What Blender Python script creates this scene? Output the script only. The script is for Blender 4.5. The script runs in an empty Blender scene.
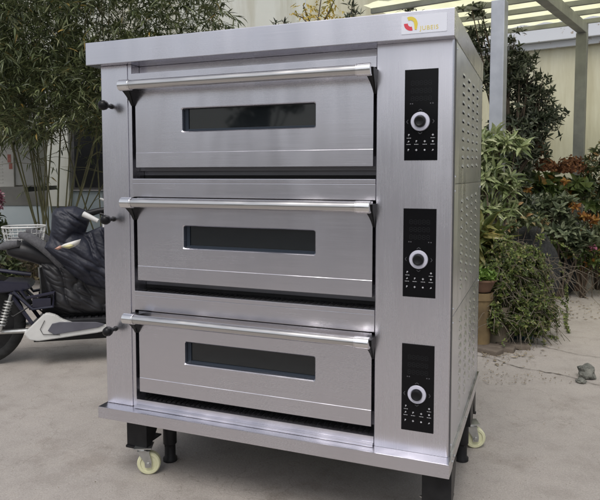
import bpy, bmesh, math, random
from mathutils import Vector, Matrix, noise
R = math.radians
C = bpy.context.scene.collection
sc = bpy.context.scene
GZ = -0.275                      # ground height (oven base plate top is z = 0)

# ------------------------------------------------------------ camera
FX, PX, PY = 616.0, 298.5, 215.0
YAW, PIT = -0.3749, -0.0637
O = Vector((1.4509, -1.7879, 0.8221))
Fv = Vector((math.sin(YAW)*math.cos(PIT), math.cos(YAW)*math.cos(PIT), math.sin(PIT)))
Rv = Vector((math.cos(YAW), -math.sin(YAW), 0))
Uv = Rv.cross(Fv)
FH = Vector((math.sin(YAW), math.cos(YAW), 0))
cd = bpy.data.cameras.new('camera'); cam = bpy.data.objects.new('camera', cd); C.objects.link(cam)
cam.matrix_world = Matrix(((Rv.x, Uv.x, -Fv.x, O.x), (Rv.y, Uv.y, -Fv.y, O.y), (Rv.z, Uv.z, -Fv.z, O.z), (0, 0, 0, 1)))
cd.sensor_width = 36; cd.sensor_fit = 'HORIZONTAL'; cd.lens = FX/600*36
cd.shift_x = (300-PX)/600; cd.shift_y = -(250-PY)/600
cd.clip_end = 800; cd.clip_start = 0.05
sc.camera = cam

def pt(px, py, d):               # a point in sight at column/row px,py, d metres ahead (600x500 px measure)
    D = Fv + Rv*((px-PX)/FX) - Uv*((py-PY)/FX)
    return O + D*(d/D.dot(FH))
def gp(px, d, z=GZ):             # point at height z, d metres ahead, seen in column px
    zc = d*math.cos(PIT)+(z-O.z)*math.sin(PIT)
    p = O + FH*d + Rv*((px-PX)/FX*zc); p.z = z
    return p

# ------------------------------------------------------------ object helpers
def obj(name, bm, mat=None, parent=None, smooth=False, loc=None):
    me = bpy.data.meshes.new(name)
    if isinstance(bm, tuple): me.from_pydata(bm[0], [], bm[1]); me.update()
    else:
        bm.normal_update(); bm.to_mesh(me); bm.free()
    o = bpy.data.objects.new(name, me); C.objects.link(o)
    if mat:
        for m in (mat if isinstance(mat, (list, tuple)) else [mat]): me.materials.append(m)
    if smooth:
        for p in me.polygons: p.use_smooth = True
    if len(me.polygons) < 6000 and any(p.use_smooth for p in me.polygons): me.set_sharp_from_angle(angle=R(38))
    if parent: o.parent = parent
    if loc: o.location = loc
    return o
def tag(o, label, cat, group=None, kind=None):
    if label: o['label'] = label
    if cat: o['category'] = cat
    if group: o['group'] = group
    if kind: o['kind'] = kind
    return o
def thing(name, label, cat, loc=(0,0,0), rz=0, group=None):
    o = bpy.data.objects.new(name, None); C.objects.link(o); o.location = loc; o.rotation_euler = (0,0,rz)
    o.empty_display_size = .1
    return tag(o, label, cat, group)
def struct(name, bm, mat, smooth=False):
    o = obj(name, bm, mat, smooth=smooth); o['kind'] = 'structure'; return o
def copy_tree(root, loc, rz=None, label=None):
    r = root.copy(); C.objects.link(r); r.location = loc
    if rz is not None: r.rotation_euler = (0,0,rz)
    if label: r['label'] = label
    def rec(a, b):
        for ch in list(a.children):
            c = ch.copy(); C.objects.link(c); c.parent = b; rec(ch, c)
    rec(root, r)
    return r

def box(bm, x0, x1, y0, y1, z0, z1, M=None, bev=0, mi=0):
    vs = [bm.verts.new((x, y, z)) for x in (x0, x1) for y in (y0, y1) for z in (z0, z1)]
    idx = [(0,1,3,2),(4,6,7,5),(0,4,5,1),(2,3,7,6),(0,2,6,4),(1,5,7,3)]
    fs = [bm.faces.new([vs[i] for i in f]) for f in idx]
    for f in fs: f.material_index = mi
    if bev:
        es = list({e for f in fs for e in f.edges})
        r = bmesh.ops.bevel(bm, geom=es, offset=bev, segments=2, profile=.7, affect='EDGES')
        vs = list({v for f in r['faces'] for v in f.verts} | {v for v in vs if v.is_valid})
        for f in r['faces']: f.material_index = mi
    if M: 
        for v in vs: v.co = M @ v.co
    return vs
def tube(bm, pts, r, seg=10, caps=True, mi=0):
    pts = [Vector(p) for p in pts]; n = len(pts)
    rs = r if isinstance(r, (list, tuple)) else [r]*n
    rings = []; prev = None
    for i, p in enumerate(pts):
        t = (pts[min(i+1, n-1)]-pts[max(i-1, 0)]).normalized()
        if prev is None:
            a = t.orthogonal().normalized()
        else:
            a = (prev - t*prev.dot(t)).normalized()
        prev = a; b = t.cross(a)
        rings.append([bm.verts.new(p+(a*math.cos(2*math.pi*k/seg)+b*math.sin(2*math.pi*k/seg))*rs[i]) for k in range(seg)])
    for i in range(n-1):
        for k in range(seg):
            f = bm.faces.new((rings[i][k], rings[i][(k+1)%seg], rings[i+1][(k+1)%seg], rings[i+1][k])); f.smooth = True; f.material_index = mi
    if caps:
        for rg, rev in ((rings[0], True), (rings[-1], False)):
            f = bm.faces.new(rg[::-1] if rev else rg); f.material_index = mi
    return rings
def lathe(bm, prof, c=(0,0,0), axis='z', seg=32, mi=0):
    c = Vector(c); rings = []
    for r, h in prof:
        ring = []
        for k in range(seg):
            a = 2*math.pi*k/seg; x, y = r*math.cos(a), r*math.sin(a)
            p = {'z': (x, y, h), 'y': (x, h, y), 'x': (h, x, y)}[axis]
            ring.append(bm.verts.new(c+Vector(p)))
        rings.append(ring)
    for i in range(len(rings)-1):
        for k in range(seg):
            f = bm.faces.new((rings[i][k], rings[i][(k+1)%seg], rings[i+1][(k+1)%seg], rings[i+1][k])); f.smooth = True; f.material_index = mi
    for rg in (rings[0], rings[-1]):
        try: f = bm.faces.new(rg); f.material_index = mi
        except Exception: pass
def prism(bm, poly, a0, a1, axis='y', mi=0):   # poly in the two other axes, extruded along axis
    def P(p, a):
        return {'y': (p[0], a, p[1]), 'x': (a, p[0], p[1]), 'z': (p[0], p[1], a)}[axis]
    A = [bm.verts.new(P(p, a0)) for p in poly]; B = [bm.verts.new(P(p, a1)) for p in poly]
    n = len(poly); fs = [bm.faces.new(A), bm.faces.new(B[::-1])]
    for i in range(n): fs.append(bm.faces.new((A[i], B[i], B[(i+1)%n], A[(i+1)%n])))
    for f in fs: f.material_index = mi
    bmesh.ops.recalc_face_normals(bm, faces=fs)
    return A+B
def NB(): return bmesh.new()

# ------------------------------------------------------------ materials
def srgb(r, g, b):
    f = lambda c: (c/255/12.92) if c/255 <= .04045 else ((c/255+.055)/1.055)**2.4
    return (f(r), f(g), f(b), 1)
def mat(name, col, rough=.6, metal=0, **kw):
    m = bpy.data.materials.new(name); m.use_nodes = True
    b = m.node_tree.nodes['Principled BSDF']
    b.inputs['Base Color'].default_value = (*col[:3], 1); b.inputs['Roughness'].default_value = rough; b.inputs['Metallic'].default_value = metal
    for k, v in kw.items(): b.inputs[k].default_value = v
    return m
class NT:
    def __init__(s, m): s.t = m.node_tree; s.b = s.t.nodes['Principled BSDF']
    def n(s, typ, ins=None, **props):
        x = s.t.nodes.new(typ)
        for k, v in props.items(): setattr(x, k, v)
        for k, v in (ins or {}).items():
            if isinstance(v, bpy.types.NodeSocket): s.t.links.new(v, x.inputs[k])
            else: x.inputs[k].default_value = v
        return x
    def l(s, a, b): s.t.links.new(a, b)
    def coord(s, kind='Object', scale=(1,1,1)):
        return s.n('ShaderNodeMapping', {'Vector': s.n('ShaderNodeTexCoord').outputs[kind], 'Scale': scale}).outputs[0]
    def noise(s, v, scale, detail=4, rough=.55):
        return s.n('ShaderNodeTexNoise', {'Vector': v, 'Scale': scale, 'Detail': detail, 'Roughness': rough}).outputs['Fac']
    def ramp(s, f, stops):
        r = s.n('ShaderNodeValToRGB', {'Fac': f}); e = r.color_ramp.elements
        while len(e) < len(stops): e.new(.5)
        for q, (p, c) in zip(e, stops): q.position = p; q.color = (*c[:3], 1) if not isinstance(c, (int, float)) else (c, c, c, 1)
        return r.outputs['Color']
    def bump(s, h, strength=.3, dist=.01):
        s.l(s.n('ShaderNodeBump', {'Height': h, 'Strength': strength, 'Distance': dist}).outputs[0], s.b.inputs['Normal'])
def noisy(name, c1, c2, scale=6, rough=.7, metal=0, bump=.2, bdist=.004, bscale=None, stretch=(1,1,1), **kw):
    m = mat(name, c1, rough, metal, **kw); t = NT(m); v = t.coord(scale=stretch)
    t.l(t.ramp(t.noise(v, scale), [(.3, c1), (.7, c2)]), t.b.inputs['Base Color'])
    if bump: t.bump(t.noise(v, bscale or scale*6), bump, bdist)
    return m
def steel(name, stretch, rough=.33, col=(.62,.61,.64), amp=.12, an=0, rot=.25):
    m = mat(name, col, rough, 1); t = NT(m)
    if an:
        t.b.inputs['Anisotropic'].default_value = an; t.b.inputs['Anisotropic Rotation'].default_value = rot
        t.l(t.n('ShaderNodeTangent', direction_type='RADIAL', axis='Z').outputs[0], t.b.inputs['Tangent'])
    v = t.coord(scale=stretch); fine = t.noise(v, 1.0, 5, .65)
    big = t.noise(t.coord(scale=(1,1,1)), 2.3, 3)
    a = t.n('ShaderNodeMath', {0: fine, 1: amp}, operation='MULTIPLY').outputs[0]
    b = t.n('ShaderNodeMath', {0: big, 1: .14, 2: rough-.13}, operation='MULTIPLY_ADD').outputs[0]
    t.l(t.n('ShaderNodeMath', {0: a, 1: b}, operation='ADD').outputs[0], t.b.inputs['Roughness'])
    t.l(t.ramp(fine, [(.3, tuple(c*.96 for c in col)), (.7, tuple(min(1, c*1.03) for c in col))]), t.b.inputs['Base Color'])
    sm = t.ramp(t.noise(t.coord(scale=(7, 7, 5)), 1.0, 7, .7), [(.52, 0.0), (.75, .03)])
    src = t.b.inputs['Roughness'].links[0].from_socket
    t.l(t.n('ShaderNodeMath', {0: src, 1: sm}, operation='ADD').outputs[0], t.b.inputs['Roughness'])
    wav = t.noise(t.coord(scale=(4.5, 4.5, .9)), 1.0, 2, .4)
    b1 = t.n('ShaderNodeBump', {'Height': wav, 'Strength': 1.0, 'Distance': .018}).outputs[0]
    b2 = t.n('ShaderNodeBump', {'Height': fine, 'Strength': .04, 'Distance': .0006, 'Normal': b1}).outputs[0]
    t.l(b2, t.b.inputs['Normal'])
    return m
M_STEEL = steel('brushed_steel_horizontal', (5, 5, 500), .25, (.69,.68,.73), .12, .5)
M_STEELV = steel('brushed_steel_vertical', (500, 500, 5), .27, (.73,.72,.775), .12, .35)
M_SIDE = steel('galvanised_side_steel', (40, 40, 40), .33, (.72,.735,.80), .05)
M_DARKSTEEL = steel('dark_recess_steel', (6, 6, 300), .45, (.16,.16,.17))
M_CHROME = steel('polished_steel', (4, 300, 300), .13, (.84,.83,.83), .03)
M_BLACK = mat('black_plastic', (.008,.008,.009), .38, 0, **{'Specular IOR Level': .25})
M_BLACKP = noisy('black_painted_steel', (.010,.010,.011), (.02,.02,.021), 20, .45, 0, .1, .001, **{'Specular IOR Level': .25})
M_VENT = mat('black_vent', (.006,.006,.006), .7)  # near-black slots and lower back strip of the recess
M_GLOSS = mat('black_gloss_overlay', (.005,.005,.006), .12, 0, **{'Specular IOR Level': .18})
M_WHITEP = mat('white_print', (.50,.50,.53), .4)
M_GREYP = mat('grey_print', (.10,.10,.11), .4)
M_DIM = mat('dim_display_segment', (.018,.019,.021), .3, 0, **{'Specular IOR Level': .2})
M_RING = mat('silver_dial_ring', (.62,.62,.72), .3, .2)
M_GLASS = mat('tinted_oven_glass', (.014,.017,.019), .04)
M_GLASS.node_tree.nodes['Principled BSDF'].inputs['Specular IOR Level'].default_value = .6
M_GASKET = mat('dark_gasket', (.02,.03,.045), .35)
M_ZINC = noisy('zinc_plated_steel', (.42,.43,.42), (.58,.58,.56), 30, .38, .9, .1, .001)
M_CREAM = noisy('cream_nylon', (.62,.62,.40), (.70,.69,.48), 15, .35, 0, .05, .001)
M_BAR = steel('brushed_bar_steel', (3, 260, 260), .2, (.60,.59,.58), .05)
M_LABEL = mat('white_label', (.78,.80,.88), .35)
M_RED = mat('label_red', (.70,.06,.09), .4)
M_YEL = mat('label_yellow', (.78,.62,.08), .4)

# ------------------------------------------------------------ OVEN
W, D = 1.218, .8615
oven = thing('deck_oven', 'large stainless steel three-deck baking oven on short black legs and cream casters', 'oven', (0,0,0))
def tri_text(body, size, matx, name, m, parent, depth=0.0):
    cu = bpy.data.curves.new('txt', 'FONT'); cu.body = body; cu.size = size; cu.extrude = depth; cu.space_character = 1.15
    to = bpy.data.objects.new('txt', cu); C.objects.link(to)
    bpy.context.view_layer.update()
    me = bpy.data.meshes.new_from_object(to.evaluated_get(bpy.context.evaluated_depsgraph_get()))
    bpy.data.objects.remove(to); me.transform(matx); me.name = name
    o = bpy.data.objects.new(name, me); C.objects.link(o); me.materials.clear(); me.materials.append(m)
    if parent: o.parent = parent
    return o
# carcass: dark core behind the doors, back and bottom
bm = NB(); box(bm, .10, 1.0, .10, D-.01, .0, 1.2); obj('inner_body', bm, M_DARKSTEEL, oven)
bm = NB(); box(bm, .0, W, D-.01, D, .0, 1.203); obj('back_panel', bm, M_SIDE, oven)
bm = NB(); box(bm, .0, .004, .004, D-.012, .0, 1.203); obj('side_panel', bm, M_SIDE, oven)
# left pillar with folded inner edge
bm = NB()
box(bm, 0, .110, 0, .10, 0.0005, 1.2035, bev=.003)
box(bm, .1105, .1255, .0035, .10, 0.0005, 1.2035, bev=.002)
obj('left_pillar', bm, M_STEELV, oven).name = 'front_pillar'
# control column
bm = NB(); prism(bm, [(.994, .10), (.994, .002), (.996, 0)]+[(W-.009+.0075*math.sin(R(a)), .0075-.0075*math.cos(R(a))) for a in range(0, 91, 10)]+[(W-.0015, .10)], 0.0005, 1.2035, 'z')
for f in bm.faces: f.smooth = True
obj('control_column', bm, M_STEELV, oven)
bm = NB(); box(bm, W-.0035, W+.0010, .012, .031, 0.0005, 1.2035, bev=.001); obj('corner_trim', bm, M_DARKSTEEL, oven)
# hood
bm = NB(); box(bm, -.033, 1.2205, -.038, .045, 1.204, 1.281, bev=.0022); box(bm, -.032, 1.2195, .0455, D+.004, 1.2045, 1.2795, bev=.0015)
obj('top_hood', bm, M_STEEL, oven)
# base plate
bm = NB(); box(bm, -.004, 1.2265, -.047, .03, -.041, 0, bev=.002); box(bm, -.003, 1.2255, .0305, D+.002, -.040, -.0005, bev=.0015)
obj('base_plate', bm, M_STEEL, oven)
for x, y in ((1.2268, .02), (1.2268, .06), (1.2268, .38)):
    bm = NB(); lathe(bm, [(.0, .0035), (.004, .003), (.0055, 0)], (x-.0005, y, -.018), 'x', 12); obj('screw', bm, M_ZINC, oven)
# underside tray: dark
bm = NB(); box(bm, .06, 1.16, .12, D-.06, -.075, -.0415); obj('underside_tray', bm, M_BLACKP, oven)

# side panels with pressed louvres
def louvre_panel(z0, z1, rows):
    bm = NB(); X = W
    box(bm, X-.003, X, .032, D-.002, z0+.0002, z1-.0002, bev=.0007); box(bm, X-.012, X-.004, .032, D-.002, z0-.0015, z1-.002)
    for cy in (.225, .37, .515, .665):
        off = {.225: 0, .37: .006, .515: .012, .665: .018}[cy]
        for k in range(rows[2]):
            zc = rows[0]+(rows[1]-rows[0])*k/(rows[2]-1)+off*.6
            L, H, dep = .026, .0065, .0055; n = 8
            grid = []
            for j in range(4):
                v = j/3; row = []
                for i in range(n+1):
                    s = -1+2*i/n
                    h = dep*(1-s*s)**.6*math.sin(v*math.pi/2) if abs(s) < 1 else 0
                    row.append(bm.verts.new((X+.0003+h, cy+s*L, zc+H-2*H*v*(.55+.45*(1-abs(s)**3)))))
                grid.append(row)
            for j in range(3):
                for i in range(n):
                    f = bm.faces.new((grid[j][i], grid[j][i+1], grid[j+1][i+1], grid[j+1][i])); f.smooth = True
            q = [bm.verts.new((X+.0006, cy+a*L*.9, zc+b*H)) for a, b in ((-1, .3), (1, .3), (.8, -1.05), (-.8, -1.05))]
            f = bm.faces.new(q); f.material_index = 1
    for y, z in ((.045, z1-.02), (.045, z0+.02), (D-.02, z1-.02)):
        lathe(bm, [(.0, .0025), (.003, .002), (.004, 0)], (X, y, z), 'x', 10)
    return bm
for z0, z1, rows in ((.799, 1.2035, (1.135, .852, 11)), (.411, .797, (.742, .468, 11)), (.0005, .409, (.362, .075, 11))):
    obj('louvred_side_panel', louvre_panel(z0, z1, rows), [M_SIDE, M_BLACK], oven)

# decks
DX0, DX1 = .143, .985
def rounded(x0, x1, z0, z1, r, n=5):
    out = []
    for cx, cz, a0 in ((x1-r, z1-r, 0), (x0+r, z1-r, 90), (x0+r, z0+r, 180), (x1-r, z0+r, 270)):
        for k in range(n+1):
            a = R(a0+90*k/n); out.append((cx+r*math.cos(a), cz+r*math.sin(a)))
    return out
def door_mesh(d):
    # face sheet with a window opening, folded edges and a stepped foot strip
    bm = NB(); top = d+.288; cr = d+.0505
    wx0, wx1, wz0, wz1 = .3255, .8045, d+.1165, d+.198
    inner = rounded(wx0, wx1, wz0, wz1, .006)
    yf = 0.0
    iv = [bm.verts.new((x, yf+.0, z)) for x, z in inner]
    iv1 = [bm.verts.new((x+(.0028 if x < .55 else -.0028), yf+.003, z+(.0028 if z < (wz0+wz1)/2 else -.0028))) for x, z in inner]
    iv2 = [bm.verts.new((v.co.x, yf+.022, v.co.z)) for v in iv1]
    n = len(inner)
    for a, b in ((iv, iv1), (iv1, iv2)):
        for i in range(n): bm.faces.new((a[i], a[(i+1)%n], b[(i+1)%n], b[i]))
    # outer corners matched to the four arcs
    q = n//4; oc = [bm.verts.new((x, yf, z)) for x, z in ((DX1, top), (DX0, top), (DX0, cr), (DX1, cr))]
    for s in range(4):
        arc = iv[s*q:(s+1)*q]
        bm.faces.new([oc[s]]+arc[::-1][::-1]) if False else None
        for i in range(q-1): bm.faces.new((oc[s], arc[i+1], arc[i]))
        nx = iv[((s+1)*q) % n]
        bm.faces.new((oc[s], oc[(s+1)%4], nx, arc[-1]))
    # foot strip 2 mm behind, with bright fold line between
    def strip(z0, z1, y0, y1):
        vs = [bm.verts.new(p) for p in ((DX0, y0, z0), (DX1, y0, z0), (DX1, y1, z1), (DX0, y1, z1))]
        bm.faces.new(vs)
    strip(cr-.0014, cr, yf-.0009, yf); strip(d, cr-.0014, yf-.0009, yf-.0009)
    vs = [bm.verts.new(p) for p in ((DX0, yf-.0009, d), (DX0, yf+.045, d), (DX1, yf+.045, d), (DX1, yf-.0009, d))]; bm.faces.new(vs)
    for X in (DX0, DX1):
        vs = [bm.verts.new(p) for p in ((X, yf, d), (X, yf+.045, d), (X, yf+.045, top), (X, yf, top))]; bm.faces.new(vs)
    vs = [bm.verts.new(p) for p in ((DX0, yf, top), (DX0, yf+.045, top), (DX1, yf+.045, top), (DX1, yf, top))]; bm.faces.new(vs)
    vs = [bm.verts.new(p) for p in ((DX0, yf+.045, d), (DX0, yf+.045, top), (DX1, yf+.045, top), (DX1, yf+.045, d))]; bm.faces.new(vs)
    bmesh.ops.remove_doubles(bm, verts=bm.verts, dist=1e-6)
    deg = [f for f in bm.faces if f.calc_area() < 1e-9]; bmesh.ops.delete(bm, geom=deg, context='FACES')
    bmesh.ops.recalc_face_normals(bm, faces=bm.faces)
    return bm
decks = [(.8507, .977, 1.1258, .8662), (.4575, .580, .727, .4673), (.059, .181, .327, .0659)]
for di, (d, rz_, pt_, pb_) in enumerate(decks):
    # --- door
    door = obj('oven_door', door_mesh(d), M_STEEL, oven)
    bm = NB(); box(bm, .326, .804, .0225, .026, d+.117, d+.1975); g = obj('door_glass', bm, M_GLASS, door)
    bm = NB()
    for a in ((.329, .343, d+.119, d+.195), (.3435, .801, d+.119, d+.128)):
        box(bm, a[0], a[1], .0185, .0222, a[2], a[3], bev=.001)
    obj('window_gasket', bm, M_GASKET, door)
    hz = d+.2735; hy = -.060
    bm = NB(); lathe(bm, [(.0155, .168), (.0155, .952)], (0, hy, hz), 'x', 28)
    h = obj('handle', bm, M_BAR, door)
    for a, b in ((.126, .170), (.950, .994)):
        s = 1
        bm = NB(); lathe(bm, ([(.0, a), (.0172, a), (.0182, a+.001), (.0182, b-.006), (.0168, b-.0055), (.0168, b-.003), (.0182, b-.0025), (.0182, b-.0005), (.0, b)] if a < .5 else [(.0, a), (.0182, a+.0005), (.0182, a+.0025), (.0168, a+.003), (.0168, a+.0055), (.0182, a+.006), (.0182, b-.001), (.0172, b), (.0, b)]), (0, hy, hz), 'x', 28)
        obj('end_cap', bm, M_CHROME, h)
    for xt0, xt1, xb0, xb1 in ((.119, .160, .129, .1415), (.972, .9985, .9865, .9935)):
        bm = NB(); lv_ = []
        for u, zz in ((0, hz+.008), (.12, hz-.012), (.35, hz-.022), (.6, hz-.034), (.82, hz-.047), (1, hz-.062)):
            e = u**.8; xa = xt0+(xb0-xt0)*e; xb = xt1+(xb1-xt1)*e; ya = -.058+(.050)*u
            lv_.append([bm.verts.new(q) for q in ((xa, ya, zz), (xb, ya, zz), (xb, .012, zz), (xa, .012, zz))])
        for A_, B_ in zip(lv_, lv_[1:]):
            for k in range(4): bm.faces.new((A_[k], A_[(k+1) % 4], B_[(k+1) % 4], B_[k]))
        bm.faces.new(lv_[0]); bm.faces.new(lv_[-1]); bmesh.ops.recalc_face_normals(bm, faces=bm.faces)
        bmesh.ops.bevel(bm, geom=[e for e in bm.edges if abs(e.verts[0].co.z-e.verts[1].co.z) > .004], offset=.003, segments=2, affect='EDGES')
        obj('handle_bracket', bm, M_BLACK, h)
    # --- steam knob on the left pillar
    kz = (1.064, .669, .275)[di]
    bm = NB(); lathe(bm, [(.009, 0), (.009, -.003), (.0065, -.006), (.0075, -.026), (.009, -.027), (.0150, -.033), (.0175, -.043), (.0150, -.054), (.008, -.060), (0, -.061)], (.043, -.0005, kz), 'y', 20)
    obj('steam_knob', bm, M_BLACK, oven)
    # --- trim under the door : recess floor + fascia band
    zt = d-(.039 if di < 2 else .030); zb = (decks[di+1][0]+.291) if di < 2 else .0008
    bm = NB()
    if di < 2:
        box(bm, .1265, .993, .001, .012, zb, zt-.0145, bev=.0015)
        box(bm, .1265, .993, -.0005, .10, zt-.014, zt, bev=.0015)
    else:
        box(bm, .1265, .993, .0, .10, .0008, zt, bev=.0015)
        box(bm, .1265, .993, -.014, -.0005, .0008, .010, bev=.001)
    obj('deck_trim', bm, M_STEEL, oven)
    # vent ribs deep in the recess
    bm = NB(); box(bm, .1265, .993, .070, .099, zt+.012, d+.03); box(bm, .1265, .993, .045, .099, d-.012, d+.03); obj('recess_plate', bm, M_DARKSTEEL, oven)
    bm = NB(); box(bm, .1265, .993, .0705, .099, zt+.0005, zt+.0118)
    for k in range(43):
        x = .15+.0193*k; box(bm, x, x+.0115, .016, .058, zt+.0006, zt+.0016)
    obj('vent_grille', bm, M_VENT, oven)
    # --- control overlay
    ox0, ox1 = 1.078, 1.1735; ow = ox1-ox0; oh = pt_-pb_
    bmP = NB(); box(bmP, ox0, ox1, -.0022, -.0002, pb_, pt_, bev=.0006); cp = bpy.data.objects.new('control_panel', bpy.data.meshes.new('control_panel')); C.objects.link(cp); cp.parent = oven
    fx = lambda f: ox0+ow*f
    fz = lambda f: pt_-oh*f
    cx, cz = fx(.48), fz(.572)
    bm = NB(); lathe(bm, [(.0163, -.0024), (.0163, -.006), (.0185, -.0075), (.026, -.0068), (.0275, -.0045), (.0275, -.0024)], (cx, 0, cz), 'y', 40); obj('dial_ring', bm, M_RING, cp)
    bm = NB(); lathe(bm, [(.0155, -.0024), (.0155, -.015), (.0145, -.0168), (.012, -.0175), (.010, -.0165), (0, -.0155)], (cx, 0, cz), 'y', 32); obj('dial_knob', bm, M_BLACK, cp)
    # display segments (unlit)
    bm = bmP; MI = [1]
    def rect(x, z, w, h_, b=bm): 
        vs = [b.verts.new(p) for p in ((x-w/2, -.0026, z-h_/2), (x+w/2, -.0026, z-h_/2), (x+w/2, -.0026, z+h_/2), (x-w/2, -.0026, z+h_/2))]; b.faces.new(vs).material_index = MI[0]
    for zr in (.15, .235, .32):
        for k in range(5):
            x = fx(.24+.13*k); z = fz(zr)
            for dz in (-.006, 0, .006): rect(x, z+dz, .006, .0012)
            for dx in (-.0042, .0042):
                for dz in (-.003, .003): rect(x+dx, z+dz, .0012, .0045)
    MI[0] = 2
    for k in (.18, .24, .78, .85): rect(fx(k), fz(.375), .003, .003, bm)
    for sx, sz, rot in ((0, .034, 0), (0, -.034, 180), (-.038, 0, 90), (.038, 0, 270)):
        for s in (-1, 1):
            a = R(rot); p = Vector((s*.0025, 0, 0)); 
            vs = []
            for q in ((0, .002), (s*.0055, -.002), (s*.0055, -.0035), (0, .0005)):
                x = q[0]*math.cos(a)-q[1]*math.sin(a); z = q[0]*math.sin(a)+q[1]*math.cos(a)
                vs.append(bm.verts.new((cx+sx+x, -.0026, cz+sz+z)))
            bm.faces.new(vs).material_index = 2
    MI[0] = 3
    random.seed(5)
    for zr, xs in ((.72, (.14, .86)), (.79, (.13, .37, .62, .86)), (.885, (.13, .37, .62, .86))):
        for k, xf in enumerate(xs):
            x, z = fx(xf), fz(zr); s = .0029
            kind = (k+int(zr*100)) % 4
            if kind == 0: polys = [[(-s*.6, -s), (-s*.2, -s), (-s*.2, s), (-s*.6, s)], [(-s*.2, 0), (s*.7, 0), (s*.7, s), (-s*.2, s)]]
            elif kind == 1: polys = [[(-s, -s*.3), (s, -s*.3), (s, s*.3), (-s, s*.3)], [(-s*.3, -s), (s*.3, -s), (s*.3, -s*.3), (-s*.3, -s*.3)], [(-s*.3, s*.3), (s*.3, s*.3), (s*.3, s), (-s*.3, s)]]
            elif kind == 2: polys = [[(s*.9*math.cos(R(a)), s*.9*math.sin(R(a))) for a in range(0, 360, 45)]]
            else: polys = [[(-s, -s), (s, -s*.2), (s*.3, s)]]
            for pl in polys: bm.faces.new([bm.verts.new((x+p[0], -.0026, z+p[1])) for p in pl]).material_index = 3
            if zr != .885:
                for q in range(4): rect(x-.0048+.0032*q, z-.0085, .0022, .0012+.0006*((q+k) % 2), bm)
    bmP.normal_update(); bmP.to_mesh(cp.data); bmP.free()
    for m_ in (M_GLOSS, M_DIM, M_GREYP, M_WHITEP): cp.data.materials.append(m_)
# upper trim under the hood
bm = NB(); box(bm, .1265, .993, .050, .10, 1.165, 1.2035); box(bm, .1265, .993, .001, .10, decks[0][0]+.2895, 1.172, bev=.0012); obj('deck_trim', bm, M_STEEL, oven)

# maker's label on the hood
bm = NB(); prism(bm, rounded(1.0745, 1.2005, 1.2185, 1.2695, .002, 2), -.0398, -.0383, 'y'); lab = obj('maker_label', bm, M_LABEL, oven)
def arcpoly(cx, cz, r0, r1, a0, a1, n=14):
    return [(cx+r1*math.cos(R(a0+(a1-a0)*k/n)), cz+r1*math.sin(R(a0+(a1-a0)*k/n))) for k in range(n+1)], [(cx+r0*math.cos(R(a0+(a1-a0)*k/n)), cz+r0*math.sin(R(a0+(a1-a0)*k/n))) for k in range(n+1)]
def arcmesh(cx, cz, r0, r1, a0, a1, y):
    bm = NB(); o_, i_ = arcpoly(cx, cz, r0, r1, a0, a1)
    A = [bm.verts.new((p[0], y, p[1])) for p in o_]; B = [bm.verts.new((p[0], y, p[1])) for p in i_]
    for k in range(len(A)-1): bm.faces.new((A[k], A[k+1], B[k+1], B[k]))
    return bm
bm = arcmesh(1.102, 1.2475, .0095, .0205, 180, 282, -.0402); obj('emblem_red_arc', bm, M_RED, lab)
bm = arcmesh(1.0985, 1.2445, .0115, .0215, 0, 112, -.0405); obj('emblem_yellow_arc', bm, M_YEL, lab)
bm = NB(); prism(bm, [(1.112, 1.229), (1.1175, 1.229), (1.1205, 1.2455), (1.1105, 1.2455)], -.0406, -.0402, 'y'); obj('emblem_tail', bm, M_YEL, lab)
tri_text('JUBEIS', .0165, Matrix.Translation((1.1265, -.0402, 1.2265)) @ Matrix.Rotation(R(90), 4, 'X'), 'label_lettering', M_YEL, lab)

# legs, levelling feet, casters
def leg_bm(sx, sy):
    # folded channel: front plate, tapering flanges going back
    bm = NB(); w = .043
    box(bm, -w, w, 0, .004, -.17, -.0412, bev=.001)
    box(bm, -w-.003, w+.003, -.005, .009, -.178, -.169, bev=.002)
    for s in (-1, 1):
        x = s*(w-.002)
        prism(bm, [(.004, -.0412), (.11, -.0412), (.095, -.085), (.03, -.168), (.004, -.169)], x-.002, x+.002, 'x')
    box(bm, -w+.004, w-.004, .004, .10, -.16, -.155)
    M = Matrix.Translation((sx, sy, 0)) @ (Matrix.Rotation(math.pi, 4, 'Z') if sy > .5 else Matrix.Identity(4))
    for v in bm.verts: v.co = M @ v.co
    return bm
for sx, sy in ((.092, .045), (1.184, .002), (.098, D-.03), (1.172, D-.015)):
    obj('leg', leg_bm(sx, sy), M_BLACKP, oven)
for x, y in ((.142, .185), (1.165, .145), (.14, .70), (1.188, .60)):
    bm = NB(); lathe(bm, [(.027, GZ+.001), (.027, GZ+.012), (.021, GZ+.02), (.021, -.21), (.026, -.205), (.026, -.0755)], (x, y, 0), 'z', 20)
    lathe(bm, [(.0235, -.215), (.0235, -.20)], (x, y, 0), 'z', 6)
    obj('levelling_foot', bm, M_BLACKP, oven)
bm = NB(); box(bm, 1.165, 1.2235, .56, .66, -.125, -.0415, bev=.002); obj('foot_bracket', bm, M_BLACKP, oven)
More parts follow.
